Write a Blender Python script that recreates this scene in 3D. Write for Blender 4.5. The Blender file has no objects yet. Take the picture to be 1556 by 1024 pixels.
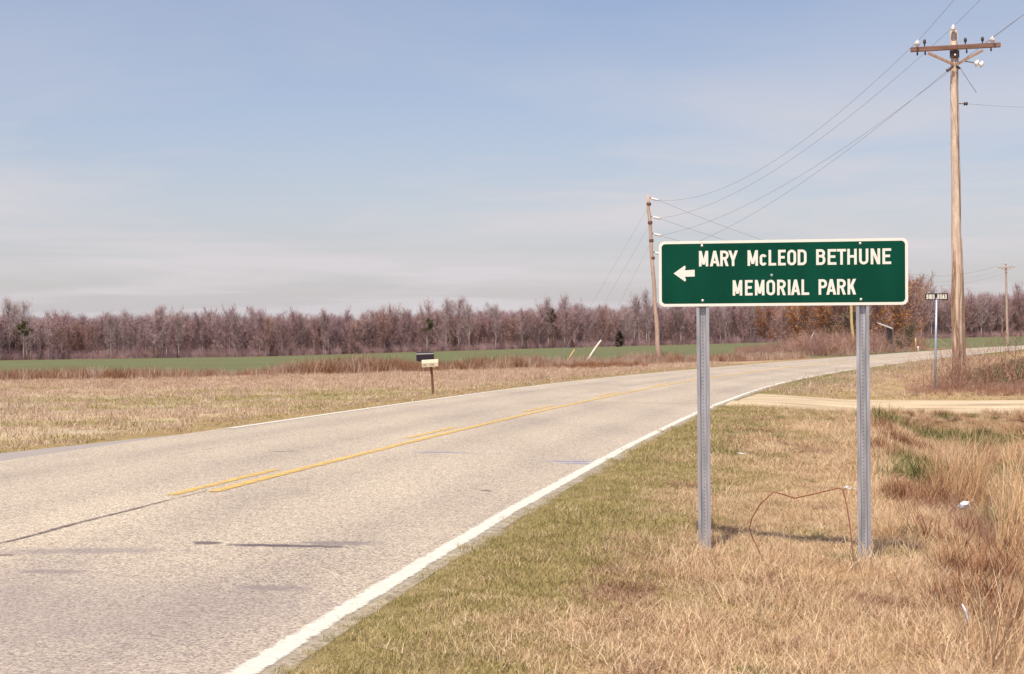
import bpy, bmesh, math, random
import numpy as np
from mathutils import Vector, Matrix, Euler

# ------------------------------------------------------------------ camera
scene = bpy.context.scene
COL = scene.collection
CAM_H = 1.55
cam_data = bpy.data.cameras.new('camera')
cam_data.sensor_width = 36.0
cam_data.lens = 50.0
cam_data.clip_start = 0.1
cam_data.clip_end = 5000
cam = bpy.data.objects.new('camera', cam_data)
COL.objects.link(cam)
cam.matrix_world = (Matrix.Translation((0, 0, CAM_H)) @ Matrix.Rotation(math.radians(90.032), 4, 'X')
                    @ Matrix.Rotation(math.radians(-0.5), 4, 'Z'))
scene.camera = cam

# ------------------------------------------------------------------ sky, sun, exposure
SUN_EL, SUN_FROM = 61.0, (-0.36, -0.93)          # the sun stands behind the camera, to the left
world = bpy.data.worlds.new('World')
scene.world = world
world.use_nodes = True
wn, wl = world.node_tree.nodes, world.node_tree.links
wn.clear()
w_out = wn.new('ShaderNodeOutputWorld')
w_bg = wn.new('ShaderNodeBackground')
w_sky = wn.new('ShaderNodeTexSky')
w_sky.sky_type = 'NISHITA'
w_sky.sun_disc = False
w_sky.sun_elevation = math.radians(SUN_EL)
w_sky.sun_rotation = math.atan2(SUN_FROM[0], SUN_FROM[1])
w_sky.air_density = 1.0
w_sky.dust_density = 1.6
w_sky.ozone_density = 1.5
w_bg.inputs['Strength'].default_value = 0.12
# thin high cirrus: noise laid on a flat cloud sheet (direction / height), so it narrows into streaks near the horizon
w_tc = wn.new('ShaderNodeTexCoord')
w_sep = wn.new('ShaderNodeSeparateXYZ')
wl.new(w_tc.outputs['Generated'], w_sep.inputs[0])
def wmath(op, a, b=None, clamp=False):
    n = wn.new('ShaderNodeMath'); n.operation = op; n.use_clamp = clamp
    for i, v in enumerate((a, b)):
        if v is None: continue
        if isinstance(v, (int, float)): n.inputs[i].default_value = v
        else: wl.new(v, n.inputs[i])
    return n.outputs[0]
w_h = wmath('ADD', wmath('MAXIMUM', w_sep.outputs[2], 0.0), 0.045)
w_cmb = wn.new('ShaderNodeCombineXYZ')
wl.new(wmath('DIVIDE', w_sep.outputs[0], w_h), w_cmb.inputs[0])
wl.new(wmath('DIVIDE', w_sep.outputs[1], w_h), w_cmb.inputs[1])
w_cmb.inputs[2].default_value = 9.2
w_ns = wn.new('ShaderNodeTexNoise')
w_ns.inputs['Scale'].default_value = 0.42
w_ns.inputs['Detail'].default_value = 7
w_ns.inputs['Roughness'].default_value = 0.55
w_ns.inputs['Distortion'].default_value = 0.35
wl.new(w_cmb.outputs[0], w_ns.inputs['Vector'])
w_rmp = wn.new('ShaderNodeValToRGB')
w_rmp.color_ramp.elements[0].position = 0.43; w_rmp.color_ramp.elements[0].color = (0, 0, 0, 1)
w_rmp.color_ramp.elements[1].position = 0.62; w_rmp.color_ramp.elements[1].color = (0.8, 0.8, 0.8, 1)
wl.new(w_ns.outputs['Fac'], w_rmp.inputs[0])
w_mix = wn.new('ShaderNodeMix'); w_mix.data_type = 'RGBA'
w_fade = wn.new('ShaderNodeMapRange'); w_fade.interpolation_type = 'SMOOTHSTEP'
for i_, v_ in enumerate((0.10, 0.21, 1.0, 0.22)): w_fade.inputs[i_ + 1].default_value = v_
wl.new(w_sep.outputs[2], w_fade.inputs[0])
wl.new(wmath('MULTIPLY', w_rmp.outputs[0], w_fade.outputs[0]), w_mix.inputs['Factor'])
w_tint = wn.new('ShaderNodeMix'); w_tint.data_type = 'RGBA'; w_tint.blend_type = 'MULTIPLY'
w_tint.inputs['Factor'].default_value = 1.0
wl.new(w_sky.outputs[0], w_tint.inputs[6])
w_tint.inputs[7].default_value = (1.02, 0.935, 0.96, 1)
# the pale veil that such skies have low down, the same all the way round
w_veil = wmath('POWER', wmath('SUBTRACT', 1.0, wmath('MAXIMUM', w_sep.outputs[2], 0.0)), 9.5)
w_mix2 = wn.new('ShaderNodeMix'); w_mix2.data_type = 'RGBA'
wl.new(wmath('MULTIPLY', w_veil, 0.86), w_mix2.inputs['Factor'])
wl.new(w_tint.outputs[2], w_mix2.inputs[6])
w_mix2.inputs[7].default_value = (4.6, 4.34, 4.62, 1)
wl.new(w_mix2.outputs[2], w_mix.inputs[6])
w_mix.inputs[7].default_value = (5.0, 4.72, 4.9, 1)
wl.new(w_mix.outputs[2], w_bg.inputs['Color'])
wl.new(w_bg.outputs[0], w_out.inputs['Surface'])

sun_data = bpy.data.lights.new('sun', 'SUN')
sun_data.energy = 4.2
sun_data.angle = math.radians(0.53)
sun_data.color = (1.0, 0.895, 0.73)
sun = bpy.data.objects.new('sun', sun_data)
COL.objects.link(sun)
sd = Vector((SUN_FROM[0], SUN_FROM[1], 0)).normalized() * math.cos(math.radians(SUN_EL))
sd.z = math.sin(math.radians(SUN_EL))
sun.rotation_euler = sd.to_track_quat('Z', 'Y').to_euler()
sun.location = (-20, -20, 40)

scene.view_settings.view_transform = 'Standard'
scene.view_settings.look = 'None'
scene.view_settings.exposure = 0.25
scene.view_settings.gamma = 1.0
scene.view_settings.use_curve_mapping = False
scene.render.engine = 'CYCLES'
scene.cycles.use_denoising = True
scene.cycles.max_bounces = 5
scene.cycles.transparent_max_bounces = 12
scene.render.filter_size = 1.9

# ------------------------------------------------------------------ helpers
FOC = 1556 * 50 / 36
ROLL = math.radians(0.5)
def P(px, py, Y):
    """world point that lies Y metres ahead and shows at that place of the photograph"""
    u, v = px - 778.0, py - 513.2
    a = u * math.cos(ROLL) - v * math.sin(ROLL)
    b = u * math.sin(ROLL) + v * math.cos(ROLL)
    return Vector((a / FOC * Y, Y, CAM_H - b / FOC * Y))

def link(o, parent=None):
    COL.objects.link(o)
    if parent is not None: o.parent = parent
    return o
def tag(o, label=None, cat=None, group=None, kind=None):
    if label: o['label'] = label
    if cat: o['category'] = cat
    if group: o['group'] = group
    if kind: o['kind'] = kind
    return o
def empty(name, loc, rz=0.0):
    o = bpy.data.objects.new(name, None)
    o.empty_display_size = 0.2
    o.location = loc
    o.rotation_euler = (0, 0, rz)
    return link(o)
def mesh_from(name, v, f, mat=None, smooth=False):
    m = bpy.data.meshes.new(name)
    m.from_pydata([tuple(p) for p in v], [], [tuple(q) for q in f])
    if mat: m.materials.append(mat)
    if smooth: m.polygons.foreach_set('use_smooth', [True] * len(m.polygons))
    m.update()
    return m

class MB:
    """collects verts and faces of one part"""
    def __init__(s): s.v, s.f = [], []
    def add(s, v, f):
        b = len(s.v); s.v += [tuple(p) for p in v]; s.f += [tuple(i + b for i in q) for q in f]
        return s
    def box(s, c, size, rot=None, bevel=0.0):
        bm = bmesh.new(); bmesh.ops.create_cube(bm, size=1)
        for w in bm.verts: w.co = Vector((w.co.x * size[0], w.co.y * size[1], w.co.z * size[2]))
        if bevel: bmesh.ops.bevel(bm, geom=bm.edges[:], offset=bevel, segments=1, affect='EDGES')
        M = Matrix.Translation(c) @ (rot.to_matrix().to_4x4() if rot else Matrix.Identity(4))
        bm.verts.ensure_lookup_table()
        s.add([M @ w.co for w in bm.verts], [[w.index for w in q.verts] for q in bm.faces]); bm.free()
        return s
    def tube(s, pts, rad, n=8, cap=True):
        pts = [Vector(p) for p in pts]
        rad = rad if hasattr(rad, '__len__') else [rad] * len(pts)
        rings, ref = [], None
        for i, p in enumerate(pts):
            t = (pts[min(i + 1, len(pts) - 1)] - pts[max(i - 1, 0)]).normalized()
            if ref is None: ref = Vector((1, 0, 0)) if abs(t.x) < 0.9 else Vector((0, 1, 0))
            a = (ref - t * ref.dot(t)).normalized(); ref = a; b = t.cross(a)
            rings.append([p + (a * math.cos(2 * math.pi * k / n) + b * math.sin(2 * math.pi * k / n)) * rad[i] for k in range(n)])
        v = [q for r in rings for q in r]; f = []
        for i in range(len(rings) - 1):
            for k in range(n):
                f.append((i * n + k, i * n + (k + 1) % n, (i + 1) * n + (k + 1) % n, (i + 1) * n + k))
        if cap: f += [tuple(range(n))[::-1], tuple((len(rings) - 1) * n + k for k in range(n))]
        return s.add(v, f)
    def lathe(s, prof, c=(0, 0, 0), n=14, rot=None):
        M = Matrix.Translation(c) @ (rot.to_matrix().to_4x4() if rot else Matrix.Identity(4))
        v = [M @ Vector((r * math.cos(2 * math.pi * k / n), r * math.sin(2 * math.pi * k / n), z)) for r, z in prof for k in range(n)]
        f = [(i * n + k, i * n + (k + 1) % n, (i + 1) * n + (k + 1) % n, (i + 1) * n + k) for i in range(len(prof) - 1) for k in range(n)]
        f += [tuple(range(n))[::-1], tuple((len(prof) - 1) * n + k for k in range(n))]
        return s.add(v, f)
    def prism(s, poly, ax0, ax1, axis='y'):
        """closed outline (2D) pushed along an axis"""
        def pt(p, h): return {'y': (p[0], h, p[1]), 'z': (p[0], p[1], h), 'x': (h, p[0], p[1])}[axis]
        n = len(poly)
        v = [pt(p, ax0) for p in poly] + [pt(p, ax1) for p in poly]
        f = [tuple(range(n)), tuple(range(2 * n - 1, n - 1, -1))] + [(i, i + n, (i + 1) % n + n, (i + 1) % n) for i in range(n)]
        return s.add(v, f)
    def build(s, name, mat, parent=None, smooth=False, recalc=False):
        m = mesh_from(name, s.v, s.f, mat, smooth)
        if recalc:
            bm = bmesh.new(); bm.from_mesh(m); bmesh.ops.recalc_face_normals(bm, faces=bm.faces); bm.to_mesh(m); bm.free()
        return link(bpy.data.objects.new(name, m), parent)

# value noise in the plan, for zones and scatter
def _hash(ix, iy, seed):
    n = (ix * 374761393 + iy * 668265263 + seed * 974634777) & 0x7fffffff
    n = ((n ^ (n >> 13)) * 1274126177) & 0x7fffffff
    return ((n ^ (n >> 16)) & 0xffff) / 65535.0
def vnoise(x, y, scale, seed=0, octaves=3):
    x = np.asarray(x, float) / scale; y = np.asarray(y, float) / scale
    out = np.zeros_like(x); amp, tot = 1.0, 0.0
    for o in range(octaves):
        ix = np.floor(x).astype(np.int64); iy = np.floor(y).astype(np.int64)
        fx = x - ix; fy = y - iy; fx = fx * fx * (3 - 2 * fx); fy = fy * fy * (3 - 2 * fy)
        a = _hash(ix, iy, seed + o); b = _hash(ix + 1, iy, seed + o); c = _hash(ix, iy + 1, seed + o); d = _hash(ix + 1, iy + 1, seed + o)
        out += amp * ((a * (1 - fx) + b * fx) * (1 - fy) + (c * (1 - fx) + d * fx) * fy)
        tot += amp; amp *= 0.5; x = x * 2.03; y = y * 2.03
    return out / tot
def sstep(a, b, x):
    t = np.clip((np.asarray(x, float) - a) / (b - a), 0, 1)
    return t * t * (3 - 2 * t)

# ------------------------------------------------------------------ the road's course and the lie of the land
KS = [0, 15, 30, 45, 60, 80, 110, 150, 200, 300]
KV = [5.243, 1.675, 3.603, 6.014, 1.885, 0.5, 0.3, 1.2, 1.513, 1.513]
ZV = [0.20, 0.177, 0.145, 0.145, 0.145, 0.15, 0.118, 0.089, 0.06, 0.054]
_s = np.arange(0, 420, 0.5)
_h = 0.171 + np.cumsum(np.interp(_s, KS, KV) / 1000) * 0.5
_x = -4.518 + np.cumsum(np.sin(_h)) * 0.5
_y = 4 + np.cumsum(np.cos(_h)) * 0.5
_sb = np.arange(-80, 0, 0.5)
RS = np.concatenate([_sb, _s])
RH = np.concatenate([np.full(len(_sb), _h[0]), _h])
RX = np.concatenate([_x[0] + _sb * math.sin(_h[0]), _x])
RY = np.concatenate([_y[0] + _sb * math.cos(_h[0]), _y])
RZ = np.interp(RS, KS, ZV)
W_R, W_L = 2.961, 4.127                       # centre line to the two white lines
E_R, E_L = 3.07, -4.30                        # pavement edges

def road_coords(x, y):
    """distance along and signed distance across (right +) for points of the plan"""
    x = np.atleast_1d(np.asarray(x, float)); y = np.atleast_1d(np.asarray(y, float))
    s = np.empty_like(x); d = np.empty_like(x); rz = np.empty_like(x)
    px, py, ph = RX[::2], RY[::2], RH[::2]
    for i in range(0, len(x), 20000):
        xx, yy = x[i:i + 20000, None], y[i:i + 20000, None]
        k = ((xx - px) ** 2 + (yy - py) ** 2).argmin(1)
        dx, dy = x[i:i + 20000] - px[k], y[i:i + 20000] - py[k]
        al = dx * np.sin(ph[k]) + dy * np.cos(ph[k])
        s[i:i + 20000] = RS[::2][k] + al
        d[i:i + 20000] = dx * np.cos(ph[k]) - dy * np.sin(ph[k])
        rz[i:i + 20000] = np.interp(RS[::2][k] + al, RS, RZ)
    return s, d, rz
def road_point(s, d):
    h = np.interp(s, RS, RH)
    return np.interp(s, RS, RX) + d * np.cos(h), np.interp(s, RS, RY) - d * np.sin(h)
def road_z(s, d):
    return np.interp(s, RS, RZ) - 0.06 * np.abs(d) / 3.5

DIRT0, DIRT1 = 28.9, 34.6                     # the sand road runs off to the right between these depths
def gz(x, y, sd=None):
    x = np.atleast_1d(np.asarray(x, float)); y = np.atleast_1d(np.asarray(y, float))
    s, d, rz = road_coords(x, y) if sd is None else sd
    edge = rz - np.where(d > 0, 0.060, 0.082)
    # right side: verge, ditch (broken by the sand road), field
    r = d - E_R
    ditch = sstep(2.7, 4.6, r) * (1 - sstep(6.2, 9.5, r))
    gap = np.maximum(1 - sstep(26.2, 27.9, y + .018 * (x - 5)), 0.28 * sstep(36, 42, y))
    right = edge - 0.15 * sstep(0.3, 3.1, r) - 0.45 * ditch * gap - 0.03 * sstep(3, 9, r)
    # left side
    l = E_L - d
    left = edge - 0.06 * sstep(0.3, 2.0, l) - 0.05 * sstep(2, 8, l)
    z = np.where(d > 0, right, left)
    z = np.where((d > E_L + 0.5) & (d < E_R - 0.5), edge - 0.10, z)
    apr = np.interp(s, [-21, -20, 2, 8, 12, 16, 18.3, 18.5], [9.0, 9.0, 4.2, 2.2, 1.2, 0.5, 0.02, -9])
    z = z - 0.09 * ((d < 0) & (l < apr + 0.1))
    # far land: falls away on the left, rises a little on the right
    ratio = x / np.maximum(y, 1.0)
    tgt = np.interp(ratio, [-0.6, -0.36, -0.175, 0.01, 0.186, 0.36, 0.6], [-1.5, -1.35, -1.2, -0.4, 0.15, 0.7, 1.0])
    far = np.clip((y - 62) / 190.0, 0, 1.6)
    off = np.where(d < 0, sstep(6, 24, l), sstep(6, 24, r))
    z = z + off * far * (tgt - edge)
    bump = (vnoise(x, y, 2.3, 5, 3) - 0.5) * 0.07 + (vnoise(x, y, 0.5, 9, 2) - 0.5) * 0.03
    near = np.where(d > 0, sstep(0.0, 1.2, r), sstep(0.0, 1.5, l))
    dirt = (d > 0) * sstep(DIRT0 - 0.8, DIRT0, y) * (1 - sstep(DIRT1, DIRT1 + 0.8, y))
    return z + bump * near * (1 - dirt * 0.8)
def gz1(x, y): return float(gz([x], [y])[0])
def on_ground(px, py, Y):
    p = P(px, py, Y); return Vector((p.x, p.y, gz1(p.x, p.y)))

# ------------------------------------------------------------------ materials
def new_mat(name):
    m = bpy.data.materials.new(name); m.use_nodes = True
    nt = m.node_tree; nt.nodes.clear()
    out = nt.nodes.new('ShaderNodeOutputMaterial'); b = nt.nodes.new('ShaderNodeBsdfPrincipled')
    nt.links.new(b.outputs[0], out.inputs['Surface'])
    return m, nt, b, out
class NT:
    def __init__(s, nt): s.nt = nt
    def _set(s, sock, v):
        if v is None: return
        if hasattr(v, 'is_linked') or isinstance(v, bpy.types.NodeSocket): s.nt.links.new(v, sock)
        else: sock.default_value = v
    def math(s, op, a, b=None, clamp=False):
        n = s.nt.nodes.new('ShaderNodeMath'); n.operation = op; n.use_clamp = clamp
        s._set(n.inputs[0], a); s._set(n.inputs[1], b); return n.outputs[0]
    def mix(s, fac, a, b, mode='MIX'):
        n = s.nt.nodes.new('ShaderNodeMix'); n.data_type = 'RGBA'; n.blend_type = mode
        s._set(n.inputs[0], fac); s._set(n.inputs[6], a if not isinstance(a, tuple) else (*a, 1)[:4]); s._set(n.inputs[7], b if not isinstance(b, tuple) else (*b, 1)[:4])
        return n.outputs[2]
    def noise(s, scale, detail=3, rough=0.55, vec=None, dist=0.0):
        n = s.nt.nodes.new('ShaderNodeTexNoise'); n.inputs['Scale'].default_value = scale; n.inputs['Detail'].default_value = detail
        n.inputs['Roughness'].default_value = rough; n.inputs['Distortion'].default_value = dist
        if vec is not None: s.nt.links.new(vec, n.inputs['Vector'])
        return n.outputs['Fac']
    def voronoi(s, scale, vec=None, out='Color'):
        n = s.nt.nodes.new('ShaderNodeTexVoronoi'); n.inputs['Scale'].default_value = scale
        if vec is not None: s.nt.links.new(vec, n.inputs['Vector'])
        return n.outputs[out]
    def ramp(s, fac, stops):
        n = s.nt.nodes.new('ShaderNodeValToRGB'); cr = n.color_ramp
        while len(cr.elements) < len(stops): cr.elements.new(0.5)
        for e, (p, c) in zip(cr.elements, stops):
            e.position = p; e.color = (*c, 1)[:4] if isinstance(c, tuple) else (c, c, c, 1)
        s.nt.links.new(fac, n.inputs[0]); return n.outputs[0]
    def coords(s, kind='Object'):
        return s.nt.nodes.new('ShaderNodeTexCoord').outputs[kind]
    def mapping(s, vec, scale=(1, 1, 1), loc=(0, 0, 0), rot=(0, 0, 0)):
        n = s.nt.nodes.new('ShaderNodeMapping'); n.inputs['Scale'].default_value = scale; n.inputs['Location'].default_value = loc
        n.inputs['Rotation'].default_value = rot
        s.nt.links.new(vec, n.inputs['Vector']); return n.outputs[0]
    def attr(s, name, out='Fac'):
        n = s.nt.nodes.new('ShaderNodeAttribute'); n.attribute_name = name; return n.outputs[out]
    def geom(s, out): return s.nt.nodes.new('ShaderNodeNewGeometry').outputs[out]
    def objrand(s): return s.nt.nodes.new('ShaderNodeObjectInfo').outputs['Random']
    def bump(s, h, strength=0.3, dist=0.02):
        n = s.nt.nodes.new('ShaderNodeBump'); n.inputs['Strength'].default_value = strength; n.inputs['Distance'].default_value = dist
        s.nt.links.new(h, n.inputs['Height']); return n.outputs[0]
def setp(b, **k):
    for n, v in k.items():
        b.inputs[n.replace('_', ' ')].default_value = v
def grass_mat(name, stops, rough=0.75, transl=0.25):
    """blade colour: varies blade by blade and clump by clump"""
    m, nt, b, out = new_mat(name); N = NT(nt)
    isl = N.geom('Random Per Island'); ob = N.objrand()
    fac = N.math('ADD', N.math('MULTIPLY', isl, 0.6), N.math('MULTIPLY', ob, 0.4))
    col = N.ramp(fac, stops)
    nt.links.new(col, b.inputs['Base Color']); setp(b, Roughness=rough); b.inputs['Specular IOR Level'].default_value = 0.15
    tr = nt.nodes.new('ShaderNodeBsdfTranslucent'); nt.links.new(col, tr.inputs['Color'])
    mx = nt.nodes.new('ShaderNodeMixShader'); mx.inputs[0].default_value = transl
    nt.links.new(b.outputs[0], mx.inputs[1]); nt.links.new(tr.outputs[0], mx.inputs[2]); nt.links.new(mx.outputs[0], out.inputs['Surface'])
    return m
def plain(name, col, rough=0.6, metal=0.0, var=0.12, scale=8.0, bump=0.0, stretch=(1, 1, 1)):
    m, nt, b, out = new_mat(name); N = NT(nt)
    v = N.mapping(N.coords(), stretch)
    n = N.noise(scale, 4, 0.6, v)
    lo = tuple(c * (1 - var * 1.6) for c in col); hi = tuple(min(1, c * (1 + var)) for c in col)
    nt.links.new(N.ramp(n, [(0.25, lo), (0.75, hi)]), b.inputs['Base Color'])
    setp(b, Roughness=rough, Metallic=metal)
    if bump: nt.links.new(N.bump(n, bump, 0.02), b.inputs['Normal'])
    return m

# ground: the sheet carries the colour of its soil and ground cover; noise breaks it up
m_ground, nt, b, out = new_mat('ground'); N = NT(nt)
co = N.coords()
base = N.attr('cover', 'Color')
n1 = N.noise(1.3, 5, 0.6, co); n2 = N.noise(14, 4, 0.65, co); n3 = N.noise(70, 2, 0.6, co)
f = N.math('ADD', N.math('ADD', N.math('MULTIPLY', n1, 0.5), N.math('MULTIPLY', n2, 0.6)), N.math('MULTIPLY', n3, 0.5))
col = N.mix(1.0, base, N.ramp(f, [(0.5, (0.55, 0.52, 0.48)), (1.1, (1.4, 1.38, 1.3))]), 'MULTIPLY')
nt.links.new(col, b.inputs['Base Color']); setp(b, Roughness=0.95); b.inputs['Specular IOR Level'].default_value = 0.1
nt.links.new(N.bump(N.math('ADD', n2, N.math('MULTIPLY', n3, 0.4)), 0.6, 0.05), b.inputs['Normal'])

# road: bleached chip seal
m_road, nt, b, out = new_mat('chip_seal'); N = NT(nt)
co = N.coords(); lat = N.attr('lat')
chips = N.nt.nodes.new('ShaderNodeSeparateColor'); nt.links.new(N.voronoi(85, co), chips.inputs[0])
chip = chips.outputs[0]
fine = N.noise(55, 3, 0.7, co); mid = N.noise(9, 4, 0.6, co); big = N.noise(0.55, 4, 0.55, N.mapping(co, (1, 0.35, 1), rot=(0, 0, 0.22)))
sp = N.math('ADD', N.math('MULTIPLY', chip, 0.6), N.math('MULTIPLY', fine, 0.5))
col = N.ramp(sp, [(0.16, (0.12, 0.09, 0.10)), (0.40, (0.385, 0.323, 0.272)), (0.66, (0.57, 0.492, 0.393)), (0.92, (0.80, 0.725, 0.58))])
# wheel tracks polished a little darker, along the lanes
def track(c, w):
    return N.math('SUBTRACT', 1.0, N.math('DIVIDE', N.math('ABSOLUTE', N.math('SUBTRACT', lat, c)), w), True)
tr_ = N.math('ADD', N.math('ADD', track(0.75, 0.55), track(2.25, 0.5)), N.math('ADD', track(-1.0, 0.6), track(-2.9, 0.6)), True)
tone = N.math('ADD', N.math('MULTIPLY', big, 0.5), N.math('ADD', N.math('MULTIPLY', mid, 0.18), N.math('MULTIPLY', tr_, -0.10)))
col = N.mix(1.0, col, N.ramp(tone, [(0.12, (0.70, 0.675, 0.69)), (0.50, (1.1, 1.085, 1.03))]), 'MULTIPLY')
# dropped oil, tar and survey paint, each where it lies
def stain(col, x, y, rx, ry, rot, colour, amount, ns=3.0, edge=0.5):
    v = N.mapping(N.mapping(co, (1, 1, 0), (-x, -y, 0)), (1, 1, 1), rot=(0, 0, -rot))
    v = N.mapping(v, (1 / rx, 1 / ry, 0))
    ln = N.nt.nodes.new('ShaderNodeVectorMath'); ln.operation = 'LENGTH'; nt.links.new(v, ln.inputs[0])
    q = N.math('ADD', ln.outputs['Value'], N.math('MULTIPLY', N.math('SUBTRACT', N.noise(ns, 5, 0.7, co), 0.5), 1.5))
    k = N.math('MULTIPLY', N.math('SUBTRACT', 1.0, N.math('DIVIDE', N.math('SUBTRACT', q, edge), 1 - edge), True), amount, True)
    return N.mix(k, col, colour)
for args in [(-1.66, 9.62, 0.34, 0.085, -0.05, (0.10, 0.08, 0.09), 0.9, 9.0, .6), (-1.42, 9.60, 0.42, 0.06, -0.08, (0.12, 0.095, 0.10), 0.85, 9.0, .6), (-2.1, 9.7, 0.13, 0.10, 0.0, (0.11, 0.085, 0.09), 0.85, 9.0, .6),
             (-1.2, 9.75, 0.34, 0.12, 0.0, (0.2, 0.165, 0.17), 0.7, 12.0, .5), (-1.35, 8.0, 0.26, 0.11, 0.0, (0.2, 0.165, 0.17), 0.6, 12.0, .5),
             (-2.9, 9.3, 0.9, 0.16, 0.1, (0.24, 0.2, 0.2), 0.6, 9.0, .4), (-2.75, 8.5, 0.28, 0.09, 0.0, (0.2, 0.165, 0.17), 0.6, 12.0, .5), (-3.3, 9.1, .12, .05, .2, (.16, .11, .09), .9, 14.0, .7),
             (-2.85, 17.7, 0.22, 0.05, -0.02, (0.13, 0.10, 0.09), 0.9, 3.0, .7), (-0.9, 17.3, 0.40, 0.09, -0.05, (0.20, 0.21, 0.34), 0.9, 6.0, .5), (-0.35, 17.15, 0.5, 0.05, -0.05, (0.26, 0.25, 0.32), 0.6, 6.0, .4),
             (0.66, 16.2, 0.36, 0.11, -0.05, (0.21, 0.22, 0.36), 0.9, 6.0, .5), (0.80, 15.95, 0.36, 0.09, -0.05, (0.22, 0.23, 0.36), 0.75, 6.0, .5), (0.85, 16.45, 0.3, 0.05, -0.05, (0.24, 0.25, 0.36), 0.6, 6.0, .5),
             (-.25, 13.1, .06, .10, .4, (.18, .15, .12), .9, 14.0, .7),
             (-3.6, 6.6, 3.8, 2.6, 0.0, (0.25, 0.205, 0.205), 0.6, 0.6, 0.2), (3.0, 30.5, 3.2, 0.5, -0.1, (0.36, 0.29, 0.22), 0.35, 1.0)]:
    col = stain(col, *args)
nt.links.new(col, b.inputs['Base Color']); setp(b, Roughness=0.8); b.inputs['Specular IOR Level'].default_value = 0.35
nt.links.new(N.bump(sp, 0.5, 0.008), b.inputs['Normal'])

m_apron = plain('grey_asphalt', (0.36, 0.315, 0.29), 0.85, 0, 0.22, 40, 0.3)
# sand road
m_sand, nt, b, out = new_mat('sand'); N = NT(nt)
co = N.coords()
n1 = N.noise(0.9, 4, 0.6, N.mapping(co, (0.25, 1.6, 1))); n2 = N.noise(25, 4, 0.65, co)
col = N.ramp(N.math('ADD', N.math('MULTIPLY', n1, 0.75), N.math('MULTIPLY', n2, 0.3)), [(0.34, (0.30, 0.225, 0.15)), (0.52, (0.54, 0.42, 0.27)), (0.68, (0.68, 0.56, 0.385))])
nt.links.new(col, b.inputs['Base Color']); setp(b, Roughness=0.95); nt.links.new(N.bump(n2, 0.4, 0.03), b.inputs['Normal'])

def paint_mat(name, col, wear_lo, wear_hi, stretch=(1, 1, 1)):
    m, nt, b, out = new_mat(name); N = NT(nt)
    co = N.coords(); u = N.attr('across')
    w = N.math('ADD', N.math('MULTIPLY', N.noise(9, 5, 0.75, co), 0.6), N.math('MULTIPLY', N.noise(45, 3, 0.7, co), 0.4))
    w = N.math('SUBTRACT', w, N.math('MULTIPLY', N.math('POWER', N.math('ABSOLUTE', u), 3.0), 0.36))
    a = N.ramp(w, [(wear_lo, 0.0), (wear_hi, 1.0)])
    c2 = N.ramp(N.noise(30, 3, 0.6, co), [(0.3, tuple(c * 0.8 for c in col)), (0.7, col)])
    nt.links.new(c2, b.inputs['Base Color']); setp(b, Roughness=0.6)
    tp = nt.nodes.new('ShaderNodeBsdfTransparent'); mx = nt.nodes.new('ShaderNodeMixShader')
    nt.links.new(a, mx.inputs[0]); nt.links.new(tp.outputs[0], mx.inputs[1]); nt.links.new(b.outputs[0], mx.inputs[2]); nt.links.new(mx.outputs[0], out.inputs['Surface'])
    return m
m_white_line = paint_mat('white_paint', (0.74, 0.70, 0.61), 0.23, 0.40)
m_yellow_line = paint_mat('yellow_paint', (0.80, 0.53, 0.14), 0.28, 0.56)
m_seam = paint_mat('tar_seam', (0.20, 0.155, 0.145), 0.34, 0.56)
m_crack = paint_mat('crack', (0.32, 0.255, 0.22), 0.44, 0.70)
m_edge_grit = paint_mat('pale_grit', (0.52, 0.44, 0.33), 0.28, 0.58)

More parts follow.
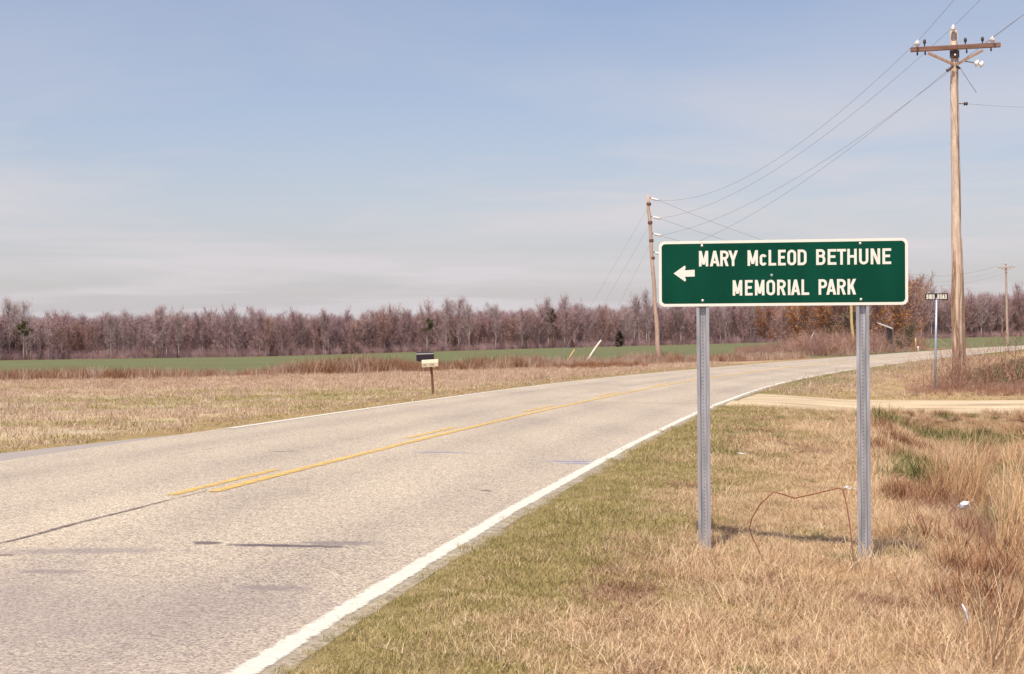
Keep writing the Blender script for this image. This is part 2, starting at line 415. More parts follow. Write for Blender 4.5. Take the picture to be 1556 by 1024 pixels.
# ------------------------------------------------------------------ ground sheet
def polar_ground():
    front = np.radians(np.arange(-34, 34.01, 0.36)); back = np.radians(np.linspace(34, 326, 76)[1:-1])
    ang = np.concatenate([front, back]); na = len(ang)
    rad = np.concatenate([[0.6], np.geomspace(1.2, 1400, 285)]); nr = len(rad)
    A, Rr = np.meshgrid(ang, rad)
    x = (np.sin(A) * Rr).ravel(); y = (np.cos(A) * Rr).ravel()
    sd = road_coords(x, y); s, d, rz = sd
    z = gz(x, y, sd)
    nrm = lambda a: np.array(a, float)
    tan, olive, straw = nrm((.38, .275, .16)), nrm((.20, .175, .075)), nrm((.46, .36, .23))
    pale, rust, wheat, floor_ = nrm((.50, .44, .34)), nrm((.30, .17, .10)), nrm((.115, .132, .072)), nrm((.15, .10, .085))
    def lerp(a, b, k): return a * (1 - k[:, None]) + b * k[:, None]
    nA = vnoise(x, y, 3.0, 1, 4); nB = vnoise(x, y, 9.0, 2, 4); nC = vnoise(x * 0.25, y, 2.2, 3, 4)
    c = np.tile(tan, (len(x), 1))
    r = d - E_R
    k = (1 - sstep(0.6, 2.6, r + (nA - .5) * 2.2)) * (d > 0) * (0.55 + 0.45 * sstep(0.35, 0.6, nB))
    c = lerp(c, olive, k)
    c = lerp(c, olive, (d > 0) * sstep(0.58, 0.72, vnoise(x, y, 1.6, 21, 3)) * 0.5 * (y < 45))
    c = lerp(c, nrm((.20, .12, .075)), (d > 0) * sstep(2.9, 3.8, r) * (y < 28.4) * 0.85)
    # left: verge, then stubble in streaks
    l = E_L - d; left = d < 0
    fld = left * sstep(1.2, 2.6, l)
    c = lerp(c, nrm((.30, .225, .115)), left * (1 - sstep(1.0, 2.6, l)) * 0.8)
    c = lerp(c, nrm((.47, .385, .255)), fld * 1.0)
    c = lerp(c, olive * 1.25, fld * sstep(0.50, 0.64, nC) * 0.75 * (1 - sstep(38, 60, y)))
    c = lerp(c, pale, fld * sstep(0.50, 0.68, vnoise(x * 0.3, y, 1.5, 7, 4)) * 0.85 * (1 - sstep(40, 58, y)))
    c = lerp(c, nrm((.40, .27, .18)), fld * sstep(38, 60, y) * 0.7)
    # winter wheat beyond the weed strip
    hedge = np.interp(x, [-60, -14, -11, 1, 9, 40], [56, 60, 63, 74, 82, 112]) + (vnoise(x, y, 8, 4, 2) - .5) * 3
    wv = np.clip(.8 + .5 * vnoise(x * .3, y, 9, 91, 4), 0, 1.4)[:, None]
    c = lerp(c, wheat * wv + nrm((.10, .07, .03)) * (1.25 - wv), left * sstep(2, 5, y - hedge))
    c = lerp(c, rust * 0.9, left * sstep(-2, 0, y - hedge) * (1 - sstep(2, 5, y - hedge)) * 0.7)
    rgreen = (d > 0) * sstep(3.6, 4.6, r + (nA - .5) * 1.5) * sstep(43, 46, y + (nA - .5) * 4) * sstep(15.2, 16.6, x + (nA - .5) * 1.5)
    c = lerp(c, wheat * 0.9, rgreen)
    c = lerp(c, wheat * 0.9, (d > 0) * sstep(3.4, 5, r) * sstep(85, 100, y))
    T = np.interp(x, TLX, TLY)
    c = lerp(c, rust, left * sstep(1.5, 4, l) * sstep(96, 106, y) * sstep(26, 36, x) * (1 - sstep(160, 175, y)))
    c = lerp(c, floor_, sstep(-6, 2, y - T))
    me = bpy.data.meshes.new('ground')
    v = np.column_stack([x, y, z])
    i = np.arange(nr - 1)[:, None] * na; j = np.arange(na)[None, :]; j2 = (j + 1) % na
    q = np.stack([i + j, i + na + j, i + na + j2, i + j2], -1).reshape(-1, 4)[:, ::-1]
    me.from_pydata(v.tolist(), [], q.tolist())
    # centre cap
    a = me.color_attributes.new('cover', 'FLOAT_COLOR', 'POINT')
    a.data.foreach_set('color', np.column_stack([c, np.ones(len(c))]).ravel())
    me.materials.append(m_ground)
    me.polygons.foreach_set('use_smooth', [True] * len(me.polygons)); me.update()
    o = link(bpy.data.objects.new('ground', me)); tag(o, kind='structure')
    return o
TLX = [-150, -79, -42, 2.7, 57, 120, 190]       # the edge of the wood
TLY = [205, 220, 240, 270, 310, 335, 350]
ground = polar_ground()
print('ground normal z', ground.data.polygons[5000].normal.z)

# ------------------------------------------------------------------ road sheet and its markings
def strip(name, s0, s1, d0, d1, dz, mat, step=0.5, nacross=1, jitter=0.0, kind=None, parent=None, taper=False):
    ss = np.arange(s0, s1 + step * 0.5, step); n = len(ss)
    dd = np.linspace(0, 1, nacross + 1)
    V, A, Lt = [], [], []
    rng = np.random.default_rng(int(abs(s0 * 10 + d0 * 100)) % 9999)
    j0 = (vnoise(ss, ss * 0 + d0, 0.8, 31, 3) - .5) * jitter; j1 = (vnoise(ss, ss * 0 + d1 + 9, 0.8, 33, 3) - .5) * jitter
    for i, s in enumerate(ss):
        a, c = d0 + j0[i], d1 + j1[i]
        for t in dd:
            d = a + (c - a) * t
            x, y = road_point(s, d)
            V.append((float(x), float(y), float(road_z(s, d)) + dz)); A.append(t * 2 - 1); Lt.append(d)
    m = nacross + 1
    F = [(i * m + k, i * m + k + 1, (i + 1) * m + k + 1, (i + 1) * m + k) for i in range(n - 1) for k in range(nacross)]
    me = mesh_from(name, V, F, mat, True)
    at = me.attributes.new('across', 'FLOAT', 'POINT'); at.data.foreach_set('value', A)
    at = me.attributes.new('lat', 'FLOAT', 'POINT'); at.data.foreach_set('value', Lt)
    o = link(bpy.data.objects.new(name, me), parent)
    if kind: o['kind'] = kind
    return o
road = strip('road', -60, 330, E_L, E_R, 0.0, m_road, 0.5, 14, 0.0, 'structure')
# ragged crumbling shoulders just outside the lines
def shoulder():
    V, A = [], []
    ss = np.arange(-20, 140, 0.08)
    j = (vnoise(ss, ss * 0, 0.5, 35, 4) - .5) * .26 + (vnoise(ss, ss * 0, 3.0, 36, 2) - .5) * .16
    for s_, jj in zip(ss, j):
        for d, dz, a in ((W_R + .02, .0035, 0.0), (E_R - .01, .0035, .1), (E_R + .05, -.0015, .35), (max(E_R + .065, E_R + .10 + jj), -.004, 1.1)):
            x, y = road_point(s_, d); V.append((float(x), float(y), float(road_z(s_, min(d, E_R))) + dz)); A.append(a)
    F = [(i * 4 + k, i * 4 + k + 1, i * 4 + k + 5, i * 4 + k + 4) for i in range(len(ss) - 1) for k in range(3)]
    me = mesh_from('shoulder', V, F, m_edge_grit, True)
    me.attributes.new('across', 'FLOAT', 'POINT').data.foreach_set('value', A)
    link(bpy.data.objects.new('shoulder', me), road)
shoulder()
strip('edge_line', -30, 330, W_R - 0.07, W_R + 0.09, 0.006, m_white_line, 0.1, 2, 0.025, None, road)
strip('edge_line', 18.3, 330, -W_L - 0.12, -W_L + 0.11, 0.006, m_white_line, 0.25, 2, 0.02, None, road)
strip('centre_line', 8.5, 330, 0.0, 0.17, 0.005, m_yellow_line, 0.25, 2, 0.015, None, road)
for k, (a, c) in enumerate([(8.2 + 7.2 * q, 10.6 + 7.2 * q) for q in range(13)]):
    strip('lane_dash', a, c, -0.26, -0.09, 0.0052, m_yellow_line, 0.25, 2, 0.015, None, road)
strip('seam', -20, 8.6, -0.03, 0.022, 0.004, m_seam, 0.08, 1, 0.07, None, road)

strip('crack', -8, 17, -2.32, -2.30, 0.004, m_crack, 0.08, 1, 0.16, None, road)
strip('crack', 22, 34, -1.62, -1.60, 0.004, m_crack, 0.08, 1, 0.14, None, road)

# grey apron of the side road that leaves on the left
ap = MB()
aps, apw = [], []
av = []
for s in np.arange(-20, 18.4, 0.5):
    w = float(np.interp(s, [-20, 2, 8, 12, 16, 18.3], [9.0, 4.2, 2.2, 1.2, 0.5, 0.02]))
    for t in (0, 0.5, 1):
        d = E_L + 0.04 - w * t
        x, y = road_point(s, d); av.append((float(x), float(y), float(road_z(s, E_L)) - 0.006 - 0.02 * t))
nn = len(av) // 3
af = [(i * 3 + k + 1, i * 3 + k, (i + 1) * 3 + k, (i + 1) * 3 + k + 1)[::-1] for i in range(nn - 1) for k in range(2)]
apron = link(bpy.data.objects.new('side_road', mesh_from('side_road', av, af, m_apron, True)))
apron['kind'] = 'structure'

# sand road to the right
def sand_road():
    xs = np.concatenate([np.arange(3.6, 8, 0.2), np.arange(8, 75, 1.0)])
    V = []
    na = 8
    for x in xs:
        y0 = DIRT0 + (vnoise([x], [0], 1.7, 41, 3)[0] - .5) * 0.6 - 0.018 * (x - 5)
        y1 = DIRT1 + (vnoise([x], [5], 1.7, 43, 3)[0] - .5) * 0.6 + 2.4 * math.exp(-max(x - 5.2, 0) / 0.9) - 0.018 * (x - 5)
        if x < 5.2: y1 = DIRT1 + 2.4
        for t in np.linspace(0, 1, na + 1):
            y = y0 + (y1 - y0) * t
            V.append((x, y, 0))
    V = np.array(V, float); s, d, rz = road_coords(V[:, 0], V[:, 1])
    g = gz(V[:, 0], V[:, 1], (s, d, rz))
    rut = 0.035 * np.cos(np.tile(np.linspace(0, 1, na + 1), len(xs)) * math.pi * 4)
    tt = np.abs(np.tile(np.linspace(-1, 1, na + 1), len(xs)))
    zz = g + 0.05 - 0.10 * (tt > .99) + rut * sstep(3.5, 6, d)
    zz = np.where(d < E_R + 0.1, rz - 0.085 - 0.06 * np.clip(E_R + 0.1 - d, 0, 1), zz)
    V[:, 2] = zz
    n = len(xs); m = na + 1
    F = [(i * m + k, (i + 1) * m + k, (i + 1) * m + k + 1, i * m + k + 1) for i in range(n - 1) for k in range(na)]
    o = link(bpy.data.objects.new('sand_road', mesh_from('sand_road', V, F, m_sand, True))); o['kind'] = 'structure'
sand_road()

# ------------------------------------------------------------------ scatter tools (only for what nobody could count)
PROTO = {}
def blades(name, n, rad, h0, h1, width, lean, curl, mat, seed, seg=3, clump=0.6, plume=0):
    """a tuft: n bent blades rooted within a small disc"""
    rng = np.random.default_rng(seed)
    V, F = [], []
    for i in range(n):
        a = rng.uniform(0, 2 * math.pi); r = rad * rng.uniform(0, 1) ** clump
        bx, by = r * math.cos(a), r * math.sin(a)
        h = rng.uniform(h0, h1); dirn = rng.uniform(0, 2 * math.pi)
        ln = lean * rng.uniform(0.3, 1.3); cu = curl * rng.uniform(0.2, 1.4)
        ux, uy = math.cos(dirn), math.sin(dirn); wx, wy = -uy, ux
        tw = rng.uniform(-.8, .8); wx, wy = wx * math.cos(tw) - wy * math.sin(tw), wx * math.sin(tw) + wy * math.cos(tw)
        b = len(V); x = y = z = 0.0; th = ln
        for k in range(seg + 1):
            w = width * (1 - k / seg) ** 0.7 * 0.5
            if k < seg: V += [(bx + x - wx * w, by + y - wy * w, z - 0.01), (bx + x + wx * w, by + y + wy * w, z - 0.01)]
            else: V.append((bx + x, by + y, z - 0.01))
            st = h / seg
            x += ux * math.sin(th) * st; y += uy * math.sin(th) * st; z += math.cos(th) * st; th += cu / seg
        for k in range(seg - 1): F.append((b + 2 * k, b + 2 * k + 1, b + 2 * k + 3, b + 2 * k + 2))
        F.append((b + 2 * seg - 2, b + 2 * seg - 1, b + 2 * seg))
    o = bpy.data.objects.new(name, mesh_from(name, V, F, mat)); PROTO[name] = o
    return o
def twigs(name, n, rad, h0, h1, width, mat, seed, spread=0.6, forks=2, leaf=None):
    """a bare bush: forking stems as thin three-sided rods"""
    rng = np.random.default_rng(seed); V, F = [], []
    def rod(p, q, w):
        d = q - p; d /= (np.linalg.norm(d) + 1e-9)
        a = np.cross(d, (0.3, 0.5, 0.8)); a /= (np.linalg.norm(a) + 1e-9); c = np.cross(d, a)
        b = len(V)
        for k in range(3):
            t = 2 * math.pi * k / 3; V.append(tuple(p + (a * math.cos(t) + c * math.sin(t)) * w * .5))
        V.append(tuple(q)); F.extend([(b, b + 1, b + 3), (b + 1, b + 2, b + 3), (b + 2, b, b + 3)])
    def grow(p, d, L, w, lev):
        q = p + d * L; mid = p + d * L * .5 + rng.normal(0, L * .06, 3)
        rod(p, mid, w); rod(mid, q, w * .8)
        if lev > 0:
            for _ in range(rng.integers(2, 4)):
                nd = d + rng.normal(0, .45, 3); nd[2] += .15; nd /= np.linalg.norm(nd)
                grow(p + d * L * rng.uniform(.35, 1), nd, L * rng.uniform(.4, .7), w * .6, lev - 1)
    for i in range(n):
        a = rng.uniform(0, 6.283); r = rad * rng.uniform(0, 1) ** .6
        d = np.array([rng.normal(0, spread), rng.normal(0, spread), 1.0]); d /= np.linalg.norm(d)
        grow(np.array([r * math.cos(a), r * math.sin(a), -0.02]), d, rng.uniform(h0, h1) * .6, width, forks)
    o = bpy.data.objects.new(name, mesh_from(name, V, F, mat)); PROTO[name] = o
    return o

def scatter(name, pts, protos, ids, scl, label, cat, rng, tilt=0.12):
    """one object of uncountable stuff: tufts set on points"""
    pts = np.asarray(pts, float); n = len(pts)
    me = bpy.data.meshes.new(name); me.vertices.add(n); me.vertices.foreach_set('co', pts.ravel())
    rot = np.column_stack([rng.normal(0, tilt, n), rng.normal(0, tilt, n), rng.uniform(0, 6.283, n)])
    a = me.attributes.new('rot', 'FLOAT_VECTOR', 'POINT'); a.data.foreach_set('vector', rot.ravel())
    a = me.attributes.new('scl', 'FLOAT', 'POINT'); a.data.foreach_set('value', np.asarray(scl, float))
    a = me.attributes.new('pid', 'INT', 'POINT'); a.data.foreach_set('value', np.asarray(ids, np.int32))
    o = link(bpy.data.objects.new(name, me)); tag(o, label, cat, None, 'stuff')
    col = bpy.data.collections.new(name + '_kinds')
    for i, p in enumerate(protos):
        c = p.copy(); c.name = '%02d_%s' % (i, p.name); col.objects.link(c)
    ng = bpy.data.node_groups.new(name, 'GeometryNodeTree')
    ng.interface.new_socket('Geometry', in_out='INPUT', socket_type='NodeSocketGeometry')
    ng.interface.new_socket('Geometry', in_out='OUTPUT', socket_type='NodeSocketGeometry')
    gi, go = ng.nodes.new('NodeGroupInput'), ng.nodes.new('NodeGroupOutput')
    ci = ng.nodes.new('GeometryNodeCollectionInfo'); ci.inputs['Collection'].default_value = col
    ci.inputs['Separate Children'].default_value = True; ci.inputs['Reset Children'].default_value = True
    ip = ng.nodes.new('GeometryNodeInstanceOnPoints'); ip.inputs['Pick Instance'].default_value = True
    def at(nm, ty):
        q = ng.nodes.new('GeometryNodeInputNamedAttribute'); q.data_type = ty; q.inputs['Name'].default_value = nm; return q.outputs['Attribute']
    ng.links.new(gi.outputs[0], ip.inputs['Points']); ng.links.new(ci.outputs[0], ip.inputs['Instance'])
    ng.links.new(at('pid', 'INT'), ip.inputs['Instance Index'])
    e2r = ng.nodes.new('FunctionNodeEulerToRotation'); ng.links.new(at('rot', 'FLOAT_VECTOR'), e2r.inputs[0])
    ng.links.new(e2r.outputs[0], ip.inputs['Rotation']); ng.links.new(at('scl', 'FLOAT'), ip.inputs['Scale'])
    ng.links.new(ip.outputs[0], go.inputs[0])
    md = o.modifiers.new('scatter', 'NODES'); md.node_group = ng
    return o
def sample(n, x0, x1, y0, y1, rng):
    x = rng.uniform(x0, x1, n); y = rng.uniform(y0, y1, n); return x, y
def in_view(x, y, pad=1.2, m=0.40): return (np.abs(x) < m * y + pad)

# ------------------------------------------------------------------ grasses
g_tan = grass_mat('dry_grass', [(0.1, (0.395, 0.255, 0.150)), (0.4, (0.610, 0.455, 0.285)), (0.7, (0.740, 0.565, 0.374)), (0.95, (0.864, 0.708, 0.524))])
g_olive = grass_mat('olive_grass', [(0.1, (0.224, 0.196, 0.070)), (0.4, (0.370, 0.314, 0.128)), (0.7, (0.526, 0.414, 0.210)), (0.95, (0.672, 0.538, 0.338))])
g_green = grass_mat('green_grass', [(0.1, (.09, .12, .03)), (0.6, (.17, .19, .06)), (0.95, (.33, .30, .13))])
g_straw = grass_mat('straw', [(0.1, (0.455, 0.275, 0.155)), (0.4, (0.650, 0.465, 0.290)), (0.9, (0.866, 0.715, 0.520))])
g_sedge = grass_mat('sedge', [(0.1, (0.454, 0.248, 0.135)), (0.4, (0.670, 0.454, 0.258)), (0.7, (0.799, 0.594, 0.359)), (0.95, (0.880, 0.756, 0.517))])
g_rust = grass_mat('rusty_weed', [(0.1, (.19, .08, .045)), (0.5, (.35, .175, .095)), (0.9, (.52, .33, .20))])
g_pink = grass_mat('pale_weed', [(0.1, (0.368, 0.230, 0.173)), (0.5, (0.552, 0.402, 0.299)), (0.9, (0.759, 0.621, 0.502))])
g_brown = grass_mat('dead_brown', [(0.1, (0.220, 0.110, 0.069)), (0.5, (0.396, 0.237, 0.160)), (0.9, (0.572, 0.396, 0.286))])
g_wheat = grass_mat('wheat_green', [(0.1, (.07, .11, .035)), (0.5, (.11, .15, .055)), (0.9, (.17, .20, .09))])
g_bush = grass_mat('bramble_stem', [(0.1, (.17, .07, .05)), (0.5, (.36, .19, .14)), (0.9, (.60, .44, .34))], transl=0.0)

for i in range(3):
    blades('short_tan%d' % i, 130, 0.15, 0.02, 0.075, 0.0038, 1.1, 0.9, g_tan, 10 + i)
    blades('brown_mat%d' % i, 90, 0.13, 0.02, 0.08, 0.005, 1.15, 0.8, g_brown, 15 + i)
    twigs('tangle%d' % i, 10, .16, .10, .24, .004, g_straw if i else g_brown, 130 + i, 1.1, 2)
    blades('short_olive%d' % i, 110, 0.15, 0.02, 0.06, 0.0042, 0.8, 0.8, g_olive, 20 + i)
    blades('mid_straw%d' % i, 70, 0.15, 0.05, 0.19, 0.0045, 1.0, 1.0, g_straw, 30 + i)
    blades('sedge%d' % i, 85, 0.15, 0.40, 0.95, 0.0065, 0.42, 1.7, g_sedge, 40 + i, 4)
    blades('dry_mat%d' % i, 95, 0.28, 0.15, 0.5, 0.0055, 0.85, 1.3, g_straw, 50 + i, 3)
    blades('rust%d' % i, 70, 0.20, 0.2, 0.5, 0.012, 0.5, 0.6, g_rust, 60 + i)
    blades('stubble%d' % i, 42, 0.32, 0.04, 0.16, 0.012, 0.8, 0.7, g_pink, 70 + i)
    blades('stubble_olive%d' % i, 42, 0.34, 0.03, 0.10, 0.014, 0.8, 0.7, g_olive, 80 + i)
    blades('weedstalk%d' % i, 40, 0.5, 0.35, 0.95, 0.022, 0.25, 0.4, g_rust, 90 + i)
    blades('weedpale%d' % i, 40, 0.5, 0.35, 0.9, 0.022, 0.25, 0.5, g_pink, 95 + i)
    blades('wheat%d' % i, 70, 0.5, 0.06, 0.16, 0.015, 0.5, 0.7, g_wheat, 100 + i)
    blades('green_tuft%d' % i, 70, 0.12, 0.05, 0.14, 0.005, 0.6, 0.8, g_green, 110 + i)
    twigs('bramble%d' % i, 16, 0.4, 0.5, 1.2, 0.012, g_bush, 120 + i, 0.55, 2)
PR = lambda base: [PROTO[base + str(i)] for i in range(3)]
rng = np.random.default_rng(7)

# right verge: mown, olive by the road, tan further off, straw where the mower cannot reach round the posts
def verge_right():
    X, Y = sample(52000, -3.0, 9.0, 4.6, 29.2, rng)
    s, d, rz = road_coords(X, Y); r = d - E_R
    dens = np.where(Y < 13, 1.0, np.where(Y < 20, 0.62, 0.42))
    ok = (r > -.03 + .14 * vnoise(X, Y, .35, 17, 2)) & (r < 3.7) & in_view(X, Y) & (rng.uniform(0, 1, len(X)) < dens) & (rng.uniform(0, 1, len(X)) < 0.45 + sstep(0.0, 0.25, r))
    X, Y, r = X[ok], Y[ok], r[ok]; sd = (s[ok], d[ok], rz[ok])
    z = gz(X, Y, sd); n = len(X)
    nA = vnoise(X, Y, 1.4, 1, 3); nB = vnoise(X, Y, 0.7, 8, 2)
    pol = 1 - sstep(0.5, 2.0, r + (nA - .5) * 2.2)
    pol = np.maximum(pol * 0.9, sstep(0.56, 0.70, vnoise(X, Y, 1.6, 21, 3)) * 0.6)
    u = rng.uniform(0, 1, n)
    ids = np.where(u < pol, 3, 0) + rng.integers(0, 3, n)
    post = np.minimum(np.hypot(X - 1.33, (Y - 9.7) * 0.7), np.hypot(X - 2.36, (Y - 9.5) * 0.7))
    tall = np.clip(1.0 - post / 0.55, 0, 1) * 0.3 + sstep(2.4, 3.5, r) * 0.55 + 0.12 * sstep(0.55, 0.7, nB) * (r > 1.0)
    band = (1 - sstep(9.45, 9.75, Y)) * sstep(.5, 1.1, X) * (.22 + .2 * (nB > .5))
    tall = np.where((Y > 9.7) & (Y < 11.4) & (r < 2.6), 0, tall)
    t = rng.uniform(0, 1, n) < tall + band
    ids = np.where(t, 6 + rng.integers(0, 3, n), ids)
    br = rng.uniform(0, 1, n) < .75 * sstep(.60, .74, vnoise(X, Y, .55, 23, 3)) * sstep(.5, 1.2, r)
    ids = np.where(br, 9 + rng.integers(0, 3, n), ids)
    tg = rng.uniform(0, 1, n) < (.10 * (Y < 9.6) + .05 * (post < .8) + .06 * sstep(2.4, 3.2, r)) * sstep(.8, 1.6, r)
    ids = np.where(tg, 12 + rng.integers(0, 3, n), ids)
    gt = rng.uniform(0, 1, n) < .8 * sstep(.70, .80, vnoise(X, Y, .8, 24, 3)) * (r > .8)
    ids = np.where(gt, 15 + rng.integers(0, 3, n), ids)
    scl = rng.uniform(0.65, 1.25, n) * np.where(Y > 16, 1.35, 1.0)
    scl *= np.where(r < 0.35, 0.75, 1.0)
    scatter('verge_grass', np.column_stack([X, Y, z]), PR('short_tan') + PR('short_olive') + PR('mid_straw') + PR('brown_mat') + PR('tangle') + PR('green_tuft'), ids, np.where(ids >= 15, scl * .5, scl),
            'short mown tan and olive grass covering the verge around the green sign', 'grass', rng)
    print('verge', n)
verge_right()

# ditch: dead sedge, matted straw, rusty weeds
def ditch():
    n0 = 900
    cx_, cy_ = sample(n0, 1.0, 16.0, 4.8, 28.4, rng)
    s, d, rz = road_coords(cx_, cy_); r = d - E_R
    ok = (r > 3.1 + (vnoise(cx_, cy_, 2.2, 51, 2) - .5) * 1.0) & (r < 12) & in_view(cx_, cy_, .8)
    cx_, cy_, r = cx_[ok], cy_[ok], r[ok]
    X, Y, I, S = [], [], [], []
    for x, y, rr in zip(cx_, cy_, r):
        deep = float(sstep(3.2, 4.6, rr)); near_end = float(sstep(22, 26, y)); u = rng.uniform()
        kind = int(rng.choice(5, p=[.40, .26, .15, .11, .08] if y < 22 else [.38, .12, .18, .14, .18]))   # straw mat, sedge, twigs, rust, green
        m = int(rng.integers(4, 10)); sp = rng.uniform(.10, .24)
        hgt = rng.uniform(.6, 1.2) * (.45 + .55 * deep) * (1 - .5 * near_end)
        for _ in range(m):
            X.append(x + rng.normal(0, sp)); Y.append(y + rng.normal(0, sp)); I.append(kind * 3 + int(rng.integers(0, 3)))
            S.append(hgt * rng.uniform(.7, 1.1) * (1.25, .95, .55, .95, 2.6)[kind])
    for gx, gy in ((7.7, 25.8), (8.2, 26.4), (8.6, 25.6), (9.4, 26.2), (9.9, 26.0), (7.1, 26.6), (5.0, 17.2), (4.7, 16.2), (5.2, 18.3)):
        for _ in range(9):
            X.append(gx + rng.normal(0, .22)); Y.append(gy + rng.normal(0, .2)); I.append(12 + int(rng.integers(0, 3))); S.append(rng.uniform(1.6, 3.4))
    for q in range(16):                                  # dark weeds along the lip of the bank
        yy = 7.5 + q * 1.15 + rng.normal(0, .35); hx = np.interp(yy, RY, RX) + (E_R + rng.uniform(3.1, 3.7)) * 1.03
        for _ in range(7):
            X.append(hx + rng.normal(0, .16)); Y.append(yy + rng.normal(0, .16)); I.append(9 + int(rng.integers(0, 3))); S.append(rng.uniform(.45, .85))
    # thin low thatch under and between them
    tx, ty = sample(9000, 1.0, 16.0, 4.8, 28.4, rng); s, d, rz = road_coords(tx, ty); r = d - E_R
    ok = (r > 2.9) & (r < 12) & in_view(tx, ty, .8) & (vnoise(tx, ty, .9, 57, 2) > .30)
    tx, ty = tx[ok], ty[ok]
    X = np.concatenate([X, tx]); Y = np.concatenate([Y, ty]); k = rng.choice([0, 1, 2, 9, 0, 1, 2, 1], len(tx))
    I = np.concatenate([I, k]); S = np.concatenate([S, rng.uniform(.3, .6, len(tx))])
    z = gz(X, Y)
    scatter('ditch_grass', np.column_stack([X, Y, z]), PR('dry_mat') + PR('sedge') + PR('bramble') + PR('rust') + PR('green_tuft'), I, S,
            'tangle of dead straw coloured grass and rusty weeds filling the ditch', 'grass', rng)
    print('ditch', len(X))
ditch()

def verge_far():
    X, Y = sample(9000, 3, 32, 34.5, 95, rng)
    s, d, rz = road_coords(X, Y); r = d - E_R
    ok = (r > 0.05) & (r < 7) & ~((r > 4.4) & (Y > 46) & (X > 16.4)) & in_view(X, Y, 2) & (Y > DIRT1 + .3 - .018 * (X - 5) + 2.4 * np.exp(-np.maximum(X - 5.2, 0) / .9))
    X, Y, r = X[ok], Y[ok], r[ok]; z = gz(X, Y, (s[ok], d[ok], rz[ok])); n = len(X)
    pol = 0.15 + 0.5 * np.exp(-((Y - 36) / 1.2) ** 2) + .35 * (r < .8)
    u = rng.uniform(0, 1, n)
    ids = np.where(u < pol, 3, 0) + rng.integers(0, 3, n)
    ids = np.where((r > 2.6) & (u > .55), 6 + rng.integers(0, 3, n), ids)
    scatter('corner_grass', np.column_stack([X, Y, z]), PR('stubble') + PR('stubble_olive') + PR('mid_straw'), ids, rng.uniform(.7, 1.3, n),
            'pale dry grass on the corner between the sand road and the paved road', 'grass', rng)
verge_far()

def left_field():
    X, Y = sample(30000, -32, 12, 14, 84, rng)
    s, d, rz = road_coords(X, Y); l = E_L - d
    w = np.interp(s, [-20, 2, 8, 12, 16, 18.3], [9.0, 4.2, 2.2, 1.2, 0.5, 0.02])
    hedge = np.interp(X, [-60, -14, -11, 1, 9, 40], [56, 60, 63, 74, 82, 112])
    ok = (l > np.where(s < 18.3, w, 0) + .05) & in_view(X, Y, 2) & (Y < hedge)
    X, Y, l = X[ok], Y[ok], l[ok]; z = gz(X, Y, (s[ok], d[ok], rz[ok])); n = len(X)
    nC = vnoise(X * 0.25, Y, 2.2, 3, 4); u = rng.uniform(0, 1, n)
    pol = np.where(l < 2.4, .5, sstep(.46, .62, nC) * .75 * (1 - sstep(40, 60, Y)) + .06)
    ids = np.where(u < pol, 3, 0) + rng.integers(0, 3, n)
    ids = np.where((l > 1.8) & (u > .965) & (vnoise(X, Y, 4, 61, 2) > .5), 6 + rng.integers(0, 3, n), ids)
    scl = rng.uniform(.6, 1.25, n); scl = np.where(ids >= 6, scl * .45, scl); scl = np.where(l < 1.2, scl * .7, scl)
    scatter('field_stubble', np.column_stack([X, Y, z]), PR('stubble') + PR('stubble_olive') + PR('weedpale'), ids, scl,
            'low tan stubble and weeds of the fallow field across the road', 'stubble', rng)
    # taller weed strip between the fallow field and the wheat
    t = rng.uniform(0, 1, 4600); X = -34 + t * 74
    hedge = np.interp(X, [-60, -14, -11, 1, 9, 40], [56, 60, 63, 74, 82, 112])
    Y = hedge + rng.uniform(0, 3.6, len(X))
    s, d, rz = road_coords(X, Y); ok = (E_L - d > 2.2)
    X, Y = X[ok], Y[ok]; z = gz(X, Y, (s[ok], d[ok], rz[ok])); n = len(X)
    nA = vnoise(X, Y * 0, 6, 71, 3)
    ids = np.where(rng.uniform(0, 1, n) < .15 + 1.3 * (nA - .25), 0, 3) + rng.integers(0, 3, n)
    ids = np.where(rng.uniform(0, 1, n) < .06, 6 + rng.integers(0, 3, n), ids)
    scl = rng.uniform(.35, .85, n) * (.40 + 1.05 * vnoise(X, Y, 4, 72, 3)) * np.interp(X, [-34, -14, -8, 4, 14], [.85, .85, 1.4, 1.3, 1.0])
    scatter('weed_strip', np.column_stack([X, Y, z]), PR('weedstalk') + PR('weedpale') + PR('bramble'), ids, scl,
            'long strip of reddish brown dead weeds along the edge of the green wheat', 'weeds', rng)
left_field()

def wheat():
    X, Y = sample(26000, 14, 75, 42, 190, rng)
    s, d, rz = road_coords(X, Y); r = d - E_R; nA = vnoise(X, Y, 3.0, 1, 4)
    ok = in_view(X, Y, 3) & (((r > 4.4 + (nA - .5) * 2) & (Y > 45) & (X > 16.2)) | ((r > 4.5) & (Y > 95)))
    X, Y = X[ok], Y[ok]; z = gz(X, Y, (s[ok], d[ok], rz[ok])); n = len(X)
    scatter('wheat_crop', np.column_stack([X, Y, z]), PR('wheat'), rng.integers(0, 3, n), rng.uniform(.9, 1.8, n) * (1 + sstep(70, 150, Y)),
            'short green winter wheat in the field past the brush and tall pole', 'crop', rng)
wheat()

